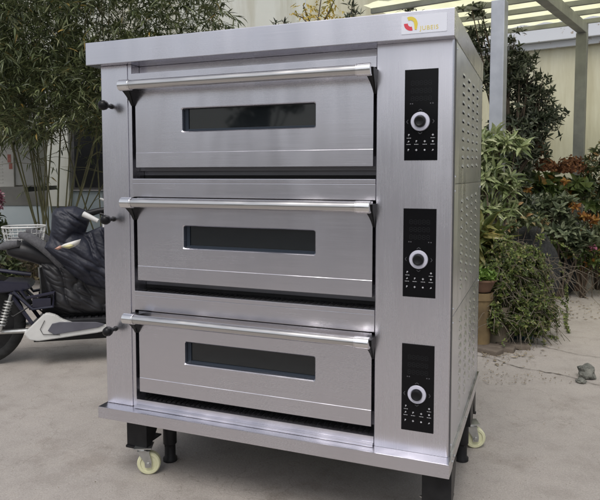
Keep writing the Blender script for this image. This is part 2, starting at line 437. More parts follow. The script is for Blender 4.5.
def caster(x, y, ang, drop):
    e = bpy.data.objects.new('caster', None); C.objects.link(e); e.parent = oven; e.location = (x, y, GZ); e.rotation_euler = (0, 0, ang); e.empty_display_size = .03
    r = .0425
    bm = NB(); lathe(bm, [(r-.012, -.0135), (r-.004, -.0135), (r, -.009), (r, .009), (r-.004, .0135), (r-.012, .0135), (r-.014, .010), (.013, .010), (.013, .0145), (0, .0145)], (0, 0, r), 'y', 36)
    lathe(bm, [(r-.012, -.0135), (r-.014, -.010), (.013, -.010), (.013, -.0145), (0, -.0145)], (0, 0, r), 'y', 36)
    obj('wheel', bm, M_CREAM, e)
    bm = NB(); xo = .018
    for s in (-1, 1):
        prism(bm, [(-.011, r-.012), (.011, r-.012), (.013, r+.008), (xo+.020, r+.045), (xo-.022, r+.045), (-.013, r+.008)], s*.0195-.0013, s*.0195+.0013, 'y')
    box(bm, xo-.024, xo+.022, -.021, .021, r+.045, r+.049, bev=.001)
    lathe(bm, [(.024, r+.049), (.026, r+.054), (.024, r+.060)], (xo, 0, 0), 'z', 24)
    box(bm, xo-.032, xo+.032, -.030, .030, r+.060, r+.064, bev=.001)
    lathe(bm, [(.0, -.026), (.008, -.025), (.009, -.0215), (.009, .0215), (.008, .025), (0, .026)], (0, 0, r), 'y', 6)
    obj('fork', bm, M_ZINC, e)
    return e
caster(.128, .068, R(205), 0); caster(1.155, .07, R(60), 0); caster(.13, .76, R(160), 0)
caster(1.223, .735, R(200), 0)

# ------------------------------------------------------------ SETTING : ground
gm = mat('weathered_concrete', (.3,.28,.26), .88); t = NT(gm)
v = t.coord('Object'); n1 = t.noise(v, .9, 6, .6); n2 = t.noise(v, 7, 7, .65); n3 = t.noise(v, 120, 3, .7)
c1 = t.ramp(n1, [(.3, (.320,.293,.268)), (.7, (.375,.345,.318))])
c2 = t.ramp(n2, [(.36, (.87,.86,.85)), (.5, (1,1,1)), (.72, (1.08,1.07,1.06))])
mx = t.n('ShaderNodeMix', {0: .8, 6: c1, 7: c2}, data_type='RGBA', blend_type='MULTIPLY').outputs[2]
sp = t.n('ShaderNodeTexVoronoi', {'Vector': v, 'Scale': 26.0, 'Randomness': 1.0}); 
spots = t.ramp(sp.outputs['Distance'], [(.05, (.42,.38,.34)), (.10, (1,1,1))])
mx2 = t.n('ShaderNodeMix', {0: .55, 6: mx, 7: spots}, data_type='RGBA', blend_type='MULTIPLY').outputs[2]
stn = t.ramp(t.noise(v, 2.6, 9, .72), [(.56, (1, 1, 1)), (.66, (.80, .78, .76))])
mx2 = t.n('ShaderNodeMix', {0: .9, 6: mx2, 7: stn}, data_type='RGBA', blend_type='MULTIPLY').outputs[2]
ck = t.n('ShaderNodeTexVoronoi', {'Vector': t.n('ShaderNodeVectorMath', {0: v, 1: t.n('ShaderNodeTexNoise', {'Vector': v, 'Scale': 3.0, 'Detail': 6.0}).outputs['Color']}, operation='ADD').outputs[0], 'Scale': 1.1}, feature='DISTANCE_TO_EDGE')
ckr = t.ramp(ck.outputs['Distance'], [(.0, (.72, .70, .67)), (.006, (1, 1, 1))])
mx2 = t.n('ShaderNodeMix', {0: .6, 6: mx2, 7: ckr}, data_type='RGBA', blend_type='MULTIPLY').outputs[2]
c3 = t.ramp(t.noise(v, 210, 2, .8), [(.3, (.70,.70,.69)), (.7, (1.2,1.2,1.2))])
mx3 = t.n('ShaderNodeMix', {0: .7, 6: mx2, 7: c3}, data_type='RGBA', blend_type='MULTIPLY').outputs[2]
t.l(mx3, t.b.inputs['Base Color'])
hh = t.n('ShaderNodeMath', {0: n3, 1: n2}, operation='ADD').outputs[0]
t.bump(hh, .35, .004)
bm = NB()
vs = [bm.verts.new(p) for p in ((-200, -200, GZ), (200, -200, GZ), (200, 200, GZ), (-200, 200, GZ))]; bm.faces.new(vs)
struct('ground', bm, gm)
M_CRACK = noisy('dirt_in_joint', (.07,.06,.05), (.13,.11,.09), 20, .95)
def crack(p0, p1, w, seed, name='ground_joint'):
    random.seed(seed); bm = NB(); n = 60; prev = None; d = (p1-p0); side = Vector((-d.y, d.x, 0)).normalized()
    for i in range(n+1):
        s = i/n; c = p0+d*s+side*(noise.noise(Vector((s*5, seed, 0)))*.05+noise.noise(Vector((s*30, seed, 3)))*.012); ww = w*(.35+.9*abs(noise.noise(Vector((s*22, seed, 7))))*2)
        a = bm.verts.new((c.x+side.x*ww, c.y+side.y*ww, GZ+.004)); b = bm.verts.new((c.x-side.x*ww, c.y-side.y*ww, GZ+.004))
        if prev: bm.faces.new((prev[0], a, b, prev[1]))
        prev = (a, b)
    struct(name, bm, M_CRACK)
def gnd(px, py):
    D_ = Fv + Rv*((px-PX)/FX) - Uv*((py-PY)/FX); return O + D_*((GZ-O.z)/D_.z)
crack(gnd(470, 355), gnd(680, 404), .004, 1)
crack(gnd(500, 341), gnd(680, 371), .003, 2)
crack(gnd(-60, 352), gnd(140, 344), .002, 3)

# leaf litter & grit
random.seed(11); V, F = [], []
def litter(c, s):
    a = random.random()*6.28; n = len(V); h = random.uniform(.001, .006)
    for k, (x, y) in enumerate(((-s, 0), (0, s*.45), (s, 0), (0, -s*.45))):
        V.append((c.x+x*math.cos(a)-y*math.sin(a), c.y+x*math.sin(a)+y*math.cos(a), GZ+.005+(h if k % 2 else 0)+random.random()*.003))
    F.append((n, n+1, n+2, n+3))
for k in range(300): litter(gnd(482+abs(random.gauss(0, 28)), 346+abs(random.gauss(0, 9))), random.uniform(.004, .011)*random.choice((1, 1, 1, 2)))
for k in range(260): litter(gnd(random.gauss(470, 60), random.uniform(372, 385)), random.uniform(.003, .009))
for k in range(160): litter(gnd(random.uniform(-20, 620), random.uniform(330, 505)), random.choice((.001, .0015, .002, .004)))
for k in range(200): litter(gnd(random.uniform(560, 640), random.uniform(285, 320)), random.uniform(.008, .02))
o = obj('leaf_litter', (V, F), noisy('dry_leaf', (.10,.075,.045), (.30,.25,.17), 9, .9, bump=0)); tag(o, 'scattered dry leaf litter and grit on the concrete', 'litter', kind='stuff')
# pebbles
M_ROCK = noisy('grey_stone', (.05,.055,.05), (.22,.22,.19), 14, .9, bump=.6, bdist=.01)
def rock(c, s, seed, m=M_ROCK):
    bm = NB(); bmesh.ops.create_icosphere(bm, subdivisions=3, radius=1)
    for v in bm.verts:
        k = 1+.45*noise.noise(v.co*1.6+Vector((seed, 0, 0)))+.15*noise.noise(v.co*5)
        v.co = Vector((v.co.x*s[0]*k, v.co.y*s[1]*k, v.co.z*s[2]*k))
    return obj('rock', bm, m, smooth=False, loc=c)
c = gnd(586, 378); o = rock((c.x, c.y, GZ+.034), (.048, .042, .042), 3); tag(o, 'dark grey lump of broken rock lying alone on the concrete', 'rock')
c = gnd(581, 383); o = rock((c.x, c.y, GZ+.012), (.024, .02, .016), 8); tag(o, 'small brown stone chip in front of the dark rock', 'stone')

# ------------------------------------------------------------ building behind
M_CREAMW = noisy('cream_render', (.60,.59,.45), (.70,.69,.56), 1.2, .85, bump=.15, bscale=60)
M_PALE = noisy('pale_green_render', (.60,.62,.56), (.70,.71,.66), 1.0, .85, bump=.15, bscale=60)
for m_ in (M_CREAMW, M_PALE):
    t = NT(m_); src = t.b.inputs['Base Color'].links[0].from_socket
    st = t.ramp(t.noise(t.coord(scale=(3.2, 3.2, .35)), 1.0, 6, .65), [(.42, (.78,.75,.68)), (.56, (1, 1, 1))])
    t.l(t.n('ShaderNodeMix', {0: .8, 6: src, 7: st}, data_type='RGBA', blend_type='MULTIPLY').outputs[2], t.b.inputs['Base Color'])
M_BLUEW = noisy('pale_blue_dado', (.30,.36,.39), (.38,.43,.45), 1.5, .8, bump=.15, bscale=50)
M_GREYW = noisy('shaded_grey_render', (.07,.072,.068), (.14,.14,.13), 2, .85, bump=.15, bscale=50)  # dark grey: shade around the air conditioner painted into the wall colour
fm = mat('peeling_white_fascia', (.74,.76,.80), .6); t = NT(fm)
n = t.noise(t.coord(), 5, 6, .7); t.l(t.ramp(n, [(.57, (.66,.69,.74)), (.60, (.36,.31,.26))]), t.b.inputs['Base Color'])
M_DGLASS = mat('dark_window_glass', (.008,.009,.011), .25)
M_FRAME = noisy('dark_grey_window_frame', (.05,.05,.055), (.09,.09,.09), 10, .5)
Fp = gp(575, 6.2)                                        # far pergola post
Av = (Rv*-.836+FH*.549).normalized()                      # along the wall, to the left
Nv = (Rv*.549+FH*.836).normalized()                       # towards the wall
W0 = Fp+Nv*.95                                            # a point of the wall line
def frame(origin, ax, ay):                                # local frame -> matrix; x along ax, y along ay
    return Matrix(((ax.x, ay.x, 0, origin.x), (ax.y, ay.y, 0, origin.y), (0, 0, 1, 0), (0, 0, 0, 1)))
MW = frame(W0, Av, Nv)
bld = thing('building', 'cream rendered building with peeling white eave behind the steel pergola', 'building', (0,0,0))
bm = NB(); box(bm, -4, 3.86, 0, .25, GZ-.05, 4.0, MW); obj('wall', bm, M_CREAMW, bld)
bm = NB(); box(bm, -4, 3.84, -.13, -.003, 2.36, 2.75, MW, bev=.006); box(bm, -4, 3.83, -.06, -.0035, 2.29, 2.357, MW); obj('eave_fascia', bm, fm, bld)
bm = NB(); lathe(bm, [(.04, -.05), (.045, .16), (.03, .16), (.03, .14)], (0, 0, 0), 'y', 20)
M2 = MW @ Matrix.Translation((-.28, -.20, 2.56))
for v in bm.verts: v.co = M2 @ v.co
obj('drain_pipe', bm, M_FRAME, bld)
bm = NB(); box(bm, -1.6, -.62, -.02, -.0036, 1.1, 2.25, MW); w = obj('window', bm, M_FRAME, bld)
bm = NB(); box(bm, -1.54, -.68, -.026, -.021, 1.16, 2.19, MW); obj('pane', bm, M_DGLASS, w)
# left wing
L0 = W0+Av*3.86
ML = frame(L0, -Rv, FH)
wing = thing('outbuilding', 'pale green rendered wing with light blue dado behind the bamboo', 'building', (0,0,0))
bm = NB(); box(bm, .01, 9, 0, .25, 1.16-.55, 4.4, ML); obj('wall', bm, M_PALE, wing)
bm = NB(); box(bm, .01, 9, -.02, .25, GZ-.05, .60, ML, bev=.004); obj('dado', bm, M_BLUEW, wing)
def lx(px): # local x on the wing for column px
    D_ = Fv+Rv*((px-PX)/FX); 
    # intersect with plane through L0 normal FH
    tt = (L0-O).dot(FH)/D_.dot(FH); p = O+D_*tt; return (p-L0).dot(-Rv)
dL = (L0-O).dot(FH)
def lz(py): return pt(100, py, dL).z
bm = NB(); box(bm, lx(145), lx(74), -.05, -.003, lz(190), lz(118), ML, bev=.004); w = obj('window', bm, M_FRAME, wing)
bm = NB(); box(bm, lx(143), lx(111), -.056, -.051, lz(187), lz(121), ML); box(bm, lx(108), lx(77), -.056, -.051, lz(187), lz(121), ML); obj('pane', bm, M_DGLASS, w)
bm = NB(); box(bm, lx(72), lx(51), -.10, -.021, lz(206), 4.3, ML, bev=.004); obj('pilaster', bm, M_PALE, wing)
bm = NB(); box(bm, lx(50), lx(-40), -.03, -.003, lz(206)+.01, lz(60), ML); obj('shade_panel', bm, M_GREYW, wing)  # dark sheet painted in for the shaded wall behind the unit
bm = NB(); box(bm, .5, 8.9, -2.7, -.05, GZ+.001, GZ+.10, ML, bev=.01); 
o = obj('planting_bed', bm, noisy('brown_soil', (.04,.03,.02), (.12,.09,.06), 9, .95, bump=.8, bdist=.03)); tag(o, 'low brown earth bed along the foot of the pale wall', 'planting bed')
# air conditioner
ac = thing('air_conditioner', 'old off-white outdoor air conditioner unit on a wall bracket with red sticker', 'air conditioner', (0,0,0))
MA = frame(pt(-6, 160, 7.6)-Vector((0,0,0)), (Rv*.995+FH*.1).normalized(), (FH*.995-Rv*.1).normalized())
za0, za1 = pt(0, 187, 7.6).z, pt(0, 133, 7.6).z
M_ACW = noisy('aged_white_enamel', (.50,.50,.47), (.60,.60,.57), 4, .5, bump=.05)
bm = NB(); box(bm, -.75, .23, 0, .34, za0, za1, MA, bev=.012); obj('casing', bm, M_ACW, ac)
bm = NB(); box(bm, .2305, .52, .03, .33, za0+.02, za1-.03, MA, bev=.01); obj('casing_side', bm, noisy('aged_side_enamel', (.36,.37,.36), (.42,.43,.42), 4, .5, bump=.05), ac)  # side of the unit, in a greyer tone than its front
bm = NB()
for k in range(14): box(bm, -.70, .10, -.006, -.001, za0+.05+.042*k, za0+.062+.042*k, MA)
obj('fan_grille', bm, M_ACW, ac)
bm = NB(); box(bm, .16, .20, -.004, -.0015, za0+.30, za0+.40, MA); box(bm, .175, .215, -.004, -.0015, za0+.22, za0+.29, MA); obj('sticker', bm, noisy('faded_red_sticker', (.30,.08,.06), (.42,.20,.16), 40, .6), ac)
bm = NB()
for xx in (-.6, .35): box(bm, xx, xx+.04, 0, 1.25, za0-.06, za0-.002, MA); 
obj('bracket', bm, M_BLACKP, ac)

# ------------------------------------------------------------ pergola
pg = thing('pergola', 'grey galvanised steel pergola with yellow translucent roof sheets', 'pergola', (0,0,0))
M_GALV = noisy('galvanised_tube', (.44,.46,.50), (.55,.57,.61), 9, .42, .75, .05, .001)
M_OLDG = noisy('weathered_grey_steel', (.24,.25,.25), (.36,.37,.36), 6, .6, .3, .15, .002)
MP = frame(Fp, Av, -Nv)                                   # x left along wall, y towards the camera
pm = mat('yellow_polycarbonate', (.80,.80,.52), .5); t = NT(pm)
nn = t.noise(t.coord(scale=(1, 1, 1)), 1.3, 5, .6)
col = t.ramp(nn, [(.3, (.78,.78,.48)), (.6, (.94,.94,.68))])
tr = t.n('ShaderNodeBsdfTranslucent', {'Color': col}); t.l(col, t.b.inputs['Base Color'])
ms = t.n('ShaderNodeMixShader', {0: .94}); t.l(t.b.outputs[0], ms.inputs[1]); t.l(tr.outputs[0], ms.inputs[2])
t.l(ms.outputs[0], t.t.nodes['Material Output'].inputs[0])
def rot_roof():   # shear so the roof falls towards the camera
    S = Matrix.Identity(4); S[2][1] = -.06; return S
SR = MP @ rot_roof()
bm = NB(); cells = 0
n = 120
for i in range(n):
    x0, x1 = -4.2+5.62*i/n, -4.2+5.62*(i+1)/n
    z0, z1 = 2.395+.010*math.sin(i*1.3), 2.395+.010*math.sin((i+1)*1.3)
    vs = [bm.verts.new(SR @ Vector(p)) for p in ((x0, -.12, z0), (x1, -.12, z1), (x1, 1.95, z1), (x0, 1.95, z0))]; f = bm.faces.new(vs); f.smooth = True
bmesh.ops.remove_doubles(bm, verts=bm.verts, dist=1e-5)
obj('roof_sheet', bm, pm, pg)
for y in (-.08, .42, .9, 1.36, 1.83):
    bm = NB(); box(bm, -4.2, 1.40, y-.02, y+.02, 2.33, 2.375, SR, bev=.003); obj('purlin', bm, M_OLDG, pg)
for x in (0, -3.0):
    bm = NB(); box(bm, x-.04, x+.04, -.10, 1.88, 2.23, 2.328, SR, bev=.004); obj('rafter', bm, M_OLDG, pg)
    bm = NB(); box(bm, x-.05, x+.05, -.05, .05, GZ, 2.228, MP, bev=.006); obj('post', bm, M_OLDG, pg)
    Gp = gp(493, 4.6); gy = (Gp-Fp).dot(-Nv); gx = (Gp-Fp).dot(Av)
    bm = NB(); box(bm, x+gx-.052, x+gx+.046, gy-.05, gy+.05, GZ, 2.228-.06*gy-.008, MP, bev=.006); obj('post', bm, M_GALV, pg)

# ------------------------------------------------------------ FOLIAGE
def leaf_mat(name, stops, rough=.5, trans=.25):
    m = mat(name, (.05,.08,.03), rough); t = NT(m)
    g = t.n('ShaderNodeNewGeometry')
    col = t.ramp(g.outputs['Random Per Island'], stops); t.l(col, t.b.inputs['Base Color'])
    tr = t.n('ShaderNodeBsdfTranslucent', {'Color': col}); ms = t.n('ShaderNodeMixShader', {0: trans})
    t.l(t.b.outputs[0], ms.inputs[1]); t.l(tr.outputs[0], ms.inputs[2]); t.l(ms.outputs[0], t.t.nodes['Material Output'].inputs[0])
    return m
class Leaves:
    def __init__(s): s.V = []; s.F = []
    def leaf(s, p, d, L, w, up=None, bend=.15, n=2):
        d = d.normalized(); up = up or Vector((random.gauss(0, .4), random.gauss(0, .4), 1))
        side = d.cross(up)
        if side.length < 1e-3: side = d.orthogonal()
        side.normalize(); nn_ = side.cross(d).normalized()
        b = len(s.V)
        m1 = p+d*L*.3-nn_*L*bend*.12; m2 = p+d*L*.68-nn_*L*bend*.5; tip = p+d*L-nn_*L*bend*1.2
        f = nn_*w*.22
        s.V += [p, m1+side*w*.5+f, m1, m1-side*w*.5+f, m2+side*w*.36+f*.8, m2, m2-side*w*.36+f*.8, tip]
        s.F += [(b, b+2, b+1), (b, b+3, b+2), (b+1, b+2, b+5, b+4), (b+2, b+3, b+6, b+5), (b+4, b+5, b+7), (b+5, b+6, b+7)]
    def spray(s, p, d, n, L, w, step, spread=.7, droop=.3):
        d = d.normalized(); q = p.copy()
        for k in range(n):
            d = (d+Vector((random.gauss(0, .12), random.gauss(0, .12), -droop*.3+random.gauss(0, .08)))).normalized()
            q = q+d*step
            sd = Vector((random.gauss(0, 1), random.gauss(0, 1), random.gauss(0, .5)))
            s.leaf(q, d+sd*spread-Vector((0, 0, droop)), L*random.uniform(.65, 1.15), w*random.uniform(.75, 1.2))
    def whorl(s, p, d, n, L, w, tilt=.8, bend=.3):
        d = d.normalized(); a = d.orthogonal().normalized(); b = d.cross(a); ph = random.random()*6.28
        for k in range(n):
            an = ph+k*2.399; tl = tilt*(.5+.7*k/n)
            r_ = (a*math.cos(an)+b*math.sin(an))
            s.leaf(p-d*.004*k, d*(1-tl*.7)+r_*tl, L*random.uniform(.7, 1.1), w*random.uniform(.8, 1.15), up=d, bend=bend)
    def build(s, name, m, parent=None):
        return obj(name, (s.V, s.F), m, parent)
def rnd_in(c, r):
    while True:
        q = Vector((random.uniform(-1, 1), random.uniform(-1, 1), random.uniform(-1, 1)))
        if q.length < 1: return Vector(c)+Vector((q.x*r[0], q.y*r[1], q.z*r[2])), q

# ---- bamboo
random.seed(21)
bam = thing('bamboo_clump', 'tall dense bamboo clump with many thin culms behind the scooter', 'bamboo', (0,0,0))
M_CULM = noisy('bamboo_culm', (.07,.075,.03), (.16,.15,.07), 8, .55, bump=.1)
M_BLEAF = leaf_mat('bamboo_leaf', [(0, (.025,.036,.014)), (.25, (.06,.08,.03)), (.6, (.115,.14,.055)), (.88, (.19,.22,.10)), (.975, (.28,.29,.15)), (.992, (.40,.27,.07))], .45, .2)
tops = []
for k in range(27):
    base_px = random.gauss(52, 7); d0 = random.uniform(6.0, 6.9)
    p0 = gp(base_px, d0)
    if k < 21: tx = base_px+random.gauss(8, 75); 
    else: base_px = random.gauss(100, 10); p0 = gp(base_px, d0); tx = base_px+random.gauss(0, 60)
    ty = random.uniform(-160, 10)
    p3 = pt(tx, ty, d0+random.uniform(-.7, .7))
    bend = Vector((random.gauss(0, .1), random.gauss(0, .1), 0))
    pts_ = []
    for i in range(13):
        s = i/12; q = p0.lerp(p3, s)+bend*math.sin(s*math.pi); 
        q += (p3-p0).cross(Vector((0, 0, 1))).cross(Vector((0, 0, 1)))*(-.12*(s-s*s))
        pts_.append(q)
    r0 = random.uniform(.006, .0115)
    bm = NB(); tube(bm, pts_, [r0*(1-.6*i/12) for i in range(13)], 7)
    for i in range(5, 12):
        for _ in range(2):
            dv = Vector((random.gauss(0, 1), random.gauss(0, 1), random.uniform(.1, .7))).normalized()
            tube(bm, [pts_[i], pts_[i]+dv*.25, pts_[i]+dv*.5-Vector((0, 0, .06))], [.004, .003, .0015], 4, False)
    obj('culm', bm, M_CULM, bam); tops.append(pts_)
    # nodes are swollen rings: few visible px, carried by taper
lv = Leaves()
def dens(px, py):  # acceptance by image region (shape of the crown)
    low = 127+12*math.sin(px*.06)+8*math.sin(px*.17+1)
    if px > 95: low = 128
    if py > low: return max(0, 1-(py-low)/9)*.7
    right = 243-py*.2
    if px > right: return 0
    dd = 1.0
    if py < 34: dd = .50 if px > 100 else .75
    if px > 200: dd *= max(.3, (248-px)/48)
    return dd
cnt = 0
while cnt < 7700:
    px = random.uniform(-60, 246); py = random.uniform(-70, 140)
    if random.random() > dens(px, py): continue
    hole = noise.noise(Vector((px*.035, py*.045, 1.3)))
    if hole > .22 and random.random() < .75 and (py < 50 or py > 95): continue
    d = random.uniform(5.1, 7.7); p = pt(px, py, d)
    out = Vector((random.gauss(0, 1), random.gauss(0, 1), random.gauss(.0, .45)))
    lv.spray(p, out, random.randint(5, 9), .108, .015, .022, .6, .12); cnt += 1
for ps in tops:            # small leafy side twigs lower on the culms
    for k in range(2):
        q = ps[random.randint(4, 7)]
        lv.spray(q, Vector((random.gauss(0, 1), random.gauss(0, 1), .1)), 6, .11, .012, .03, .6, .3)
lv.build('foliage', M_BLEAF, bam)
# ---- generic shrub
M_BARK = noisy('brown_bark', (.06,.045,.03), (.14,.11,.08), 12, .9, bump=.5, bdist=.01)
def stems(root, base, targets, r=.012, name='stem', m=None):
    bm = NB()
    for q in targets:
        mid = base.lerp(q, .5)+Vector((random.gauss(0, .04), random.gauss(0, .04), .03))
        tube(bm, [base+Vector((random.gauss(0, .02), random.gauss(0, .02), 0)), mid, q], [r, r*.7, r*.35], 6)
    return obj(name, bm, m or M_BARK, root)
# dark evergreen tree behind the front post
random.seed(5)
ev = thing('evergreen_tree', 'dark glossy small-leaved evergreen tree rising behind the galvanised post', 'tree', (0,0,0))
M_HOLLY = leaf_mat('evergreen_leaf', [(0, (.022,.03,.018)), (.4, (.055,.072,.042)), (.8, (.12,.14,.09)), (.95, (.22,.23,.17))], .28, .12)
lv = Leaves(); b0 = gp(515, 5.6); tg = []
blobs = [(512, 75, 22, 24), (520, 105, 26, 22), (515, 140, 30, 25), (505, 170, 30, 25), (500, 55, 14, 16), (535, 120, 18, 14), (537, 95, 9, 6), (478, 20, 8, 14), (475, 45, 8, 16), (490, 85, 16, 22), (480, 5, 6, 12), (505, 205, 35, 22), (538, 150, 12, 12)]
for (px, py, rx, ry) in blobs:
    d = 5.5; c = pt(px, py, d); s = d/FX
    tg.append(c)
    for k in range(int(rx*ry*.40)):
        q, u = rnd_in(c, (rx*s*1.08, rx*s*1.1, ry*s*1.08))
        if noise.noise(q*4.5) > .16: continue
        lv.whorl(q, Vector((u.x*.8, u.y*.8, .7))+Vector((random.gauss(0, .4), random.gauss(0, .4), 0)), random.randint(4, 7), .062, .022, .9, .15)
for (px, py) in ((548, 100), (551, 113), (546, 122), (533, 76), (524, 66), (540, 92), (507, 45), (541, 135), (472, 10), (484, 30), (556, 108), (529, 62), (543, 80), (553, 126), (520, 52), (549, 92), (536, 110), (515, 38), (558, 118)):
    c = pt(px, py, 5.4)
    for k in range(7):
        lv.whorl(c+Vector((random.gauss(0, .045), random.gauss(0, .045), random.gauss(0, .035))), Vector((random.gauss(0, .6), random.gauss(0, .6), .6)), 6, .06, .02, .9, .15)
    tg.append(c)
lv.build('crown', M_HOLLY, ev)
bm = NB(); tube(bm, [b0, pt(513, 200, 5.55), pt(508, 120, 5.5), pt(500, 60, 5.5)], [.05, .04, .03, .015], 10); obj('trunk', bm, M_BARK, ev)
stems(ev, pt(511, 180, 5.5), tg, .012, 'limb')
# large pale leafy shrub beside the oven
def shrub(name, label, cat, baseP, blobs, d, L, w, nper, m, leafn=(4, 7), tilt=.9, bend=.35, upb=.6, r=.01, seed=1, mode='whorl'):
    random.seed(seed); t_ = thing(name, label, cat, (0,0,0)); lv = Leaves(); tg = []
    for (px, py, rx, ry) in blobs:
        c = pt(px, py, d); s = d/FX; tg.append(c)
        for k in range(int(nper*rx*ry/100)+1):
            q, u = rnd_in(c, (rx*s, rx*s*1.1, ry*s))
            dr = Vector((u.x*.9, u.y*.9, upb))+Vector((random.gauss(0, .35), random.gauss(0, .35), random.gauss(0, .15)))
            if mode == 'whorl': lv.whorl(q, dr, random.randint(*leafn), L, w, tilt, bend)
            else: lv.spray(q, dr, random.randint(*leafn), L, w, L*.35, .8, .2)
    lv.build('foliage', m, t_)
    stems(t_, baseP, tg, r)
    return t_
M_VAR = leaf_mat('pale_green_leaf', [(0, (.07,.10,.035)), (.3, (.19,.24,.095)), (.75, (.35,.40,.19)), (.95, (.52,.54,.34))], .45, .25)
shrub('variegated_shrub', 'pale green long-leaved shrub growing right beside the oven and post', 'shrub', gp(488, 4.3),
      [(484, 150, 14, 14), (500, 140, 14, 10), (515, 148, 10, 8), (480, 180, 12, 16), (498, 172, 14, 14), (508, 186, 10, 10), (485, 210, 14, 14), (505, 210, 14, 10), (476, 140, 8, 12), (470, 190, 12, 18)],
      4.4, .108, .027, 11, M_VAR, (5, 8), .9, .35, .6, .012, 3)
M_STRAP = leaf_mat('yellow_green_strap_leaf', [(0, (.05,.075,.02)), (.5, (.12,.14,.04)), (.9, (.23,.22,.07)), (1, (.28,.20,.06))], .4, .25)
shrub('strap_leaved_plant', 'yellow-green broad strap-leaved plant under the pale shrub', 'plant', gp(485, 4.1),
      [(486, 232, 10, 10), (497, 246, 10, 8), (484, 258, 9, 8), (478, 240, 8, 10)], 4.15, .15, .034, 9, M_STRAP, (5, 7), 1.0, .6, .5, .012, 4)
# hydrangea with dried heads
M_HYD = leaf_mat('broad_green_leaf', [(0, (.035,.055,.018)), (.4, (.085,.13,.035)), (.85, (.17,.22,.06)), (.93, (.36,.17,.04))], .45, .2)
hy = shrub('hydrangea', 'hydrangea bush with three dried brown flower heads', 'shrub', gp(550, 5.9),
      [(530, 182, 16, 10), (548, 180, 16, 9), (568, 190, 14, 12), (538, 195, 18, 10), (580, 186, 12, 12), (520, 175, 9, 12), (555, 200, 20, 10), (515, 205, 14, 14), (520, 222, 14, 8), (595, 200, 12, 14)], 5.8, .10, .055, 9, M_HYD, (4, 6), 1.0, .3, .5, .01, 5)
M_BROWN = leaf_mat('dried_petal', [(0, (.08,.035,.018)), (.5, (.22,.09,.04)), (1, (.36,.18,.08))], .8, .15)
for i, (px, py, rr) in enumerate(((534, 152, 10.0), (545, 167, 7.5), (570, 168, 10.5))):
    random.seed(40+i); lv = Leaves(); c = pt(px, py, 5.65); s = 5.65/FX
    for k in range(430):
        u = Vector((random.gauss(0, 1), random.gauss(0, 1), random.gauss(0, .8))).normalized()
        if u.z < -.35: continue
        q = c+Vector((u.x*rr*s, u.y*rr*s, u.z*rr*s*.85))
        q = q+u*random.gauss(0, .018)
        for j in range(3): lv.leaf(q, u.cross(Vector((random.gauss(0,1), random.gauss(0,1), random.gauss(0,1))))+u*.5, .026, .02, up=u, bend=.1)
    lv.build('flower_head', M_BROWN, hy)
M_GREYL = leaf_mat('grey_green_leaf', [(0, (.05,.07,.035)), (.5, (.125,.155,.085)), (1, (.25,.28,.17))], .5, .15)
shrub('grey_leaved_plant', 'grey-green rosette-leaved plant below the hydrangea', 'plant', gp(560, 5.5),
      [(545, 205, 14, 9), (560, 212, 14, 10), (572, 222, 10, 9), (535, 212, 9, 8), (566, 200, 10, 7), (560, 232, 14, 8), (576, 240, 10, 12), (590, 236, 10, 9)], 5.4, .085, .034, 12, M_GREYL, (6, 9), .9, .2, .7, .01, 6)
M_ORA = leaf_mat('orange_leaf', [(0, (.16,.06,.02)), (.5, (.30,.12,.025)), (1, (.36,.22,.05))], .55, .25)
shrub('orange_leaved_plant', 'small plant with orange autumn leaves at the right of the grey-green plant', 'plant', gp(582, 5.6),
      [(586, 216, 7, 3.5), (572, 206, 6, 2.5), (594, 220, 5, 3), (566, 182, 3, 2), (528, 190, 3, 3)], 5.35, .05, .026, 40, M_ORA, (4, 6), 1.0, .3, .4, .006, 7)
M_RSH = leaf_mat('dull_green_leaf', [(0, (.035,.048,.02)), (.5, (.09,.115,.045)), (.85, (.19,.21,.10)), (.95, (.32,.20,.09))], .5, .2)
shrub('leafy_bush', 'tall loose twiggy green bush at the right edge before the cream wall', 'bush', gp(596, 5.9),
      [(592, 160, 10, 12), (600, 175, 14, 16), (588, 190, 12, 14), (605, 205, 16, 16), (612, 150, 14, 14), (598, 232, 14, 14), (620, 180, 16, 30), (610, 245, 16, 14), (583, 168, 6, 10), (640, 200, 20, 40)], 5.8, .065, .024, 15, M_RSH, (4, 6), .9, .2, .5, .008, 8)
# dark hedge-like undergrowth filling between the plants
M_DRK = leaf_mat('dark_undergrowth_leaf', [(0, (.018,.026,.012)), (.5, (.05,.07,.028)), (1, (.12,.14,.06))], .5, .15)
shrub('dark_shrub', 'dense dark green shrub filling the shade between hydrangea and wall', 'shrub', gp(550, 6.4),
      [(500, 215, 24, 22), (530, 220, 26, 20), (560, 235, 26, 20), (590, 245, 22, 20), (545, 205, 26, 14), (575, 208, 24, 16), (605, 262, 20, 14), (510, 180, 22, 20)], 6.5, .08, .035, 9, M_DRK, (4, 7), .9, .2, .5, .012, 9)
shrub('leafy_groundcover', 'mid-green leafy low bush by the path right of the dark covered heap', 'bush', gp(582, 5.5),
      [(566, 250, 12, 12), (582, 258, 12, 14), (596, 266, 12, 14), (612, 268, 14, 14), (574, 236, 12, 8), (552, 240, 8, 8), (600, 248, 12, 10)], 5.55, .055, .03, 15, M_HYD, (4, 6), 1.0, .3, .5, .006, 19)
shrub('mottled_bush', 'dense mottled green bush between the pale shrub and the dark covered heap', 'bush', gp(515, 5.0),
      [(508, 226, 10, 10), (518, 212, 12, 10), (530, 218, 12, 8), (502, 240, 8, 8), (540, 222, 8, 7)], 5.0, .06, .028, 13, M_RSH, (4, 7), 1.0, .3, .5, .006, 20)
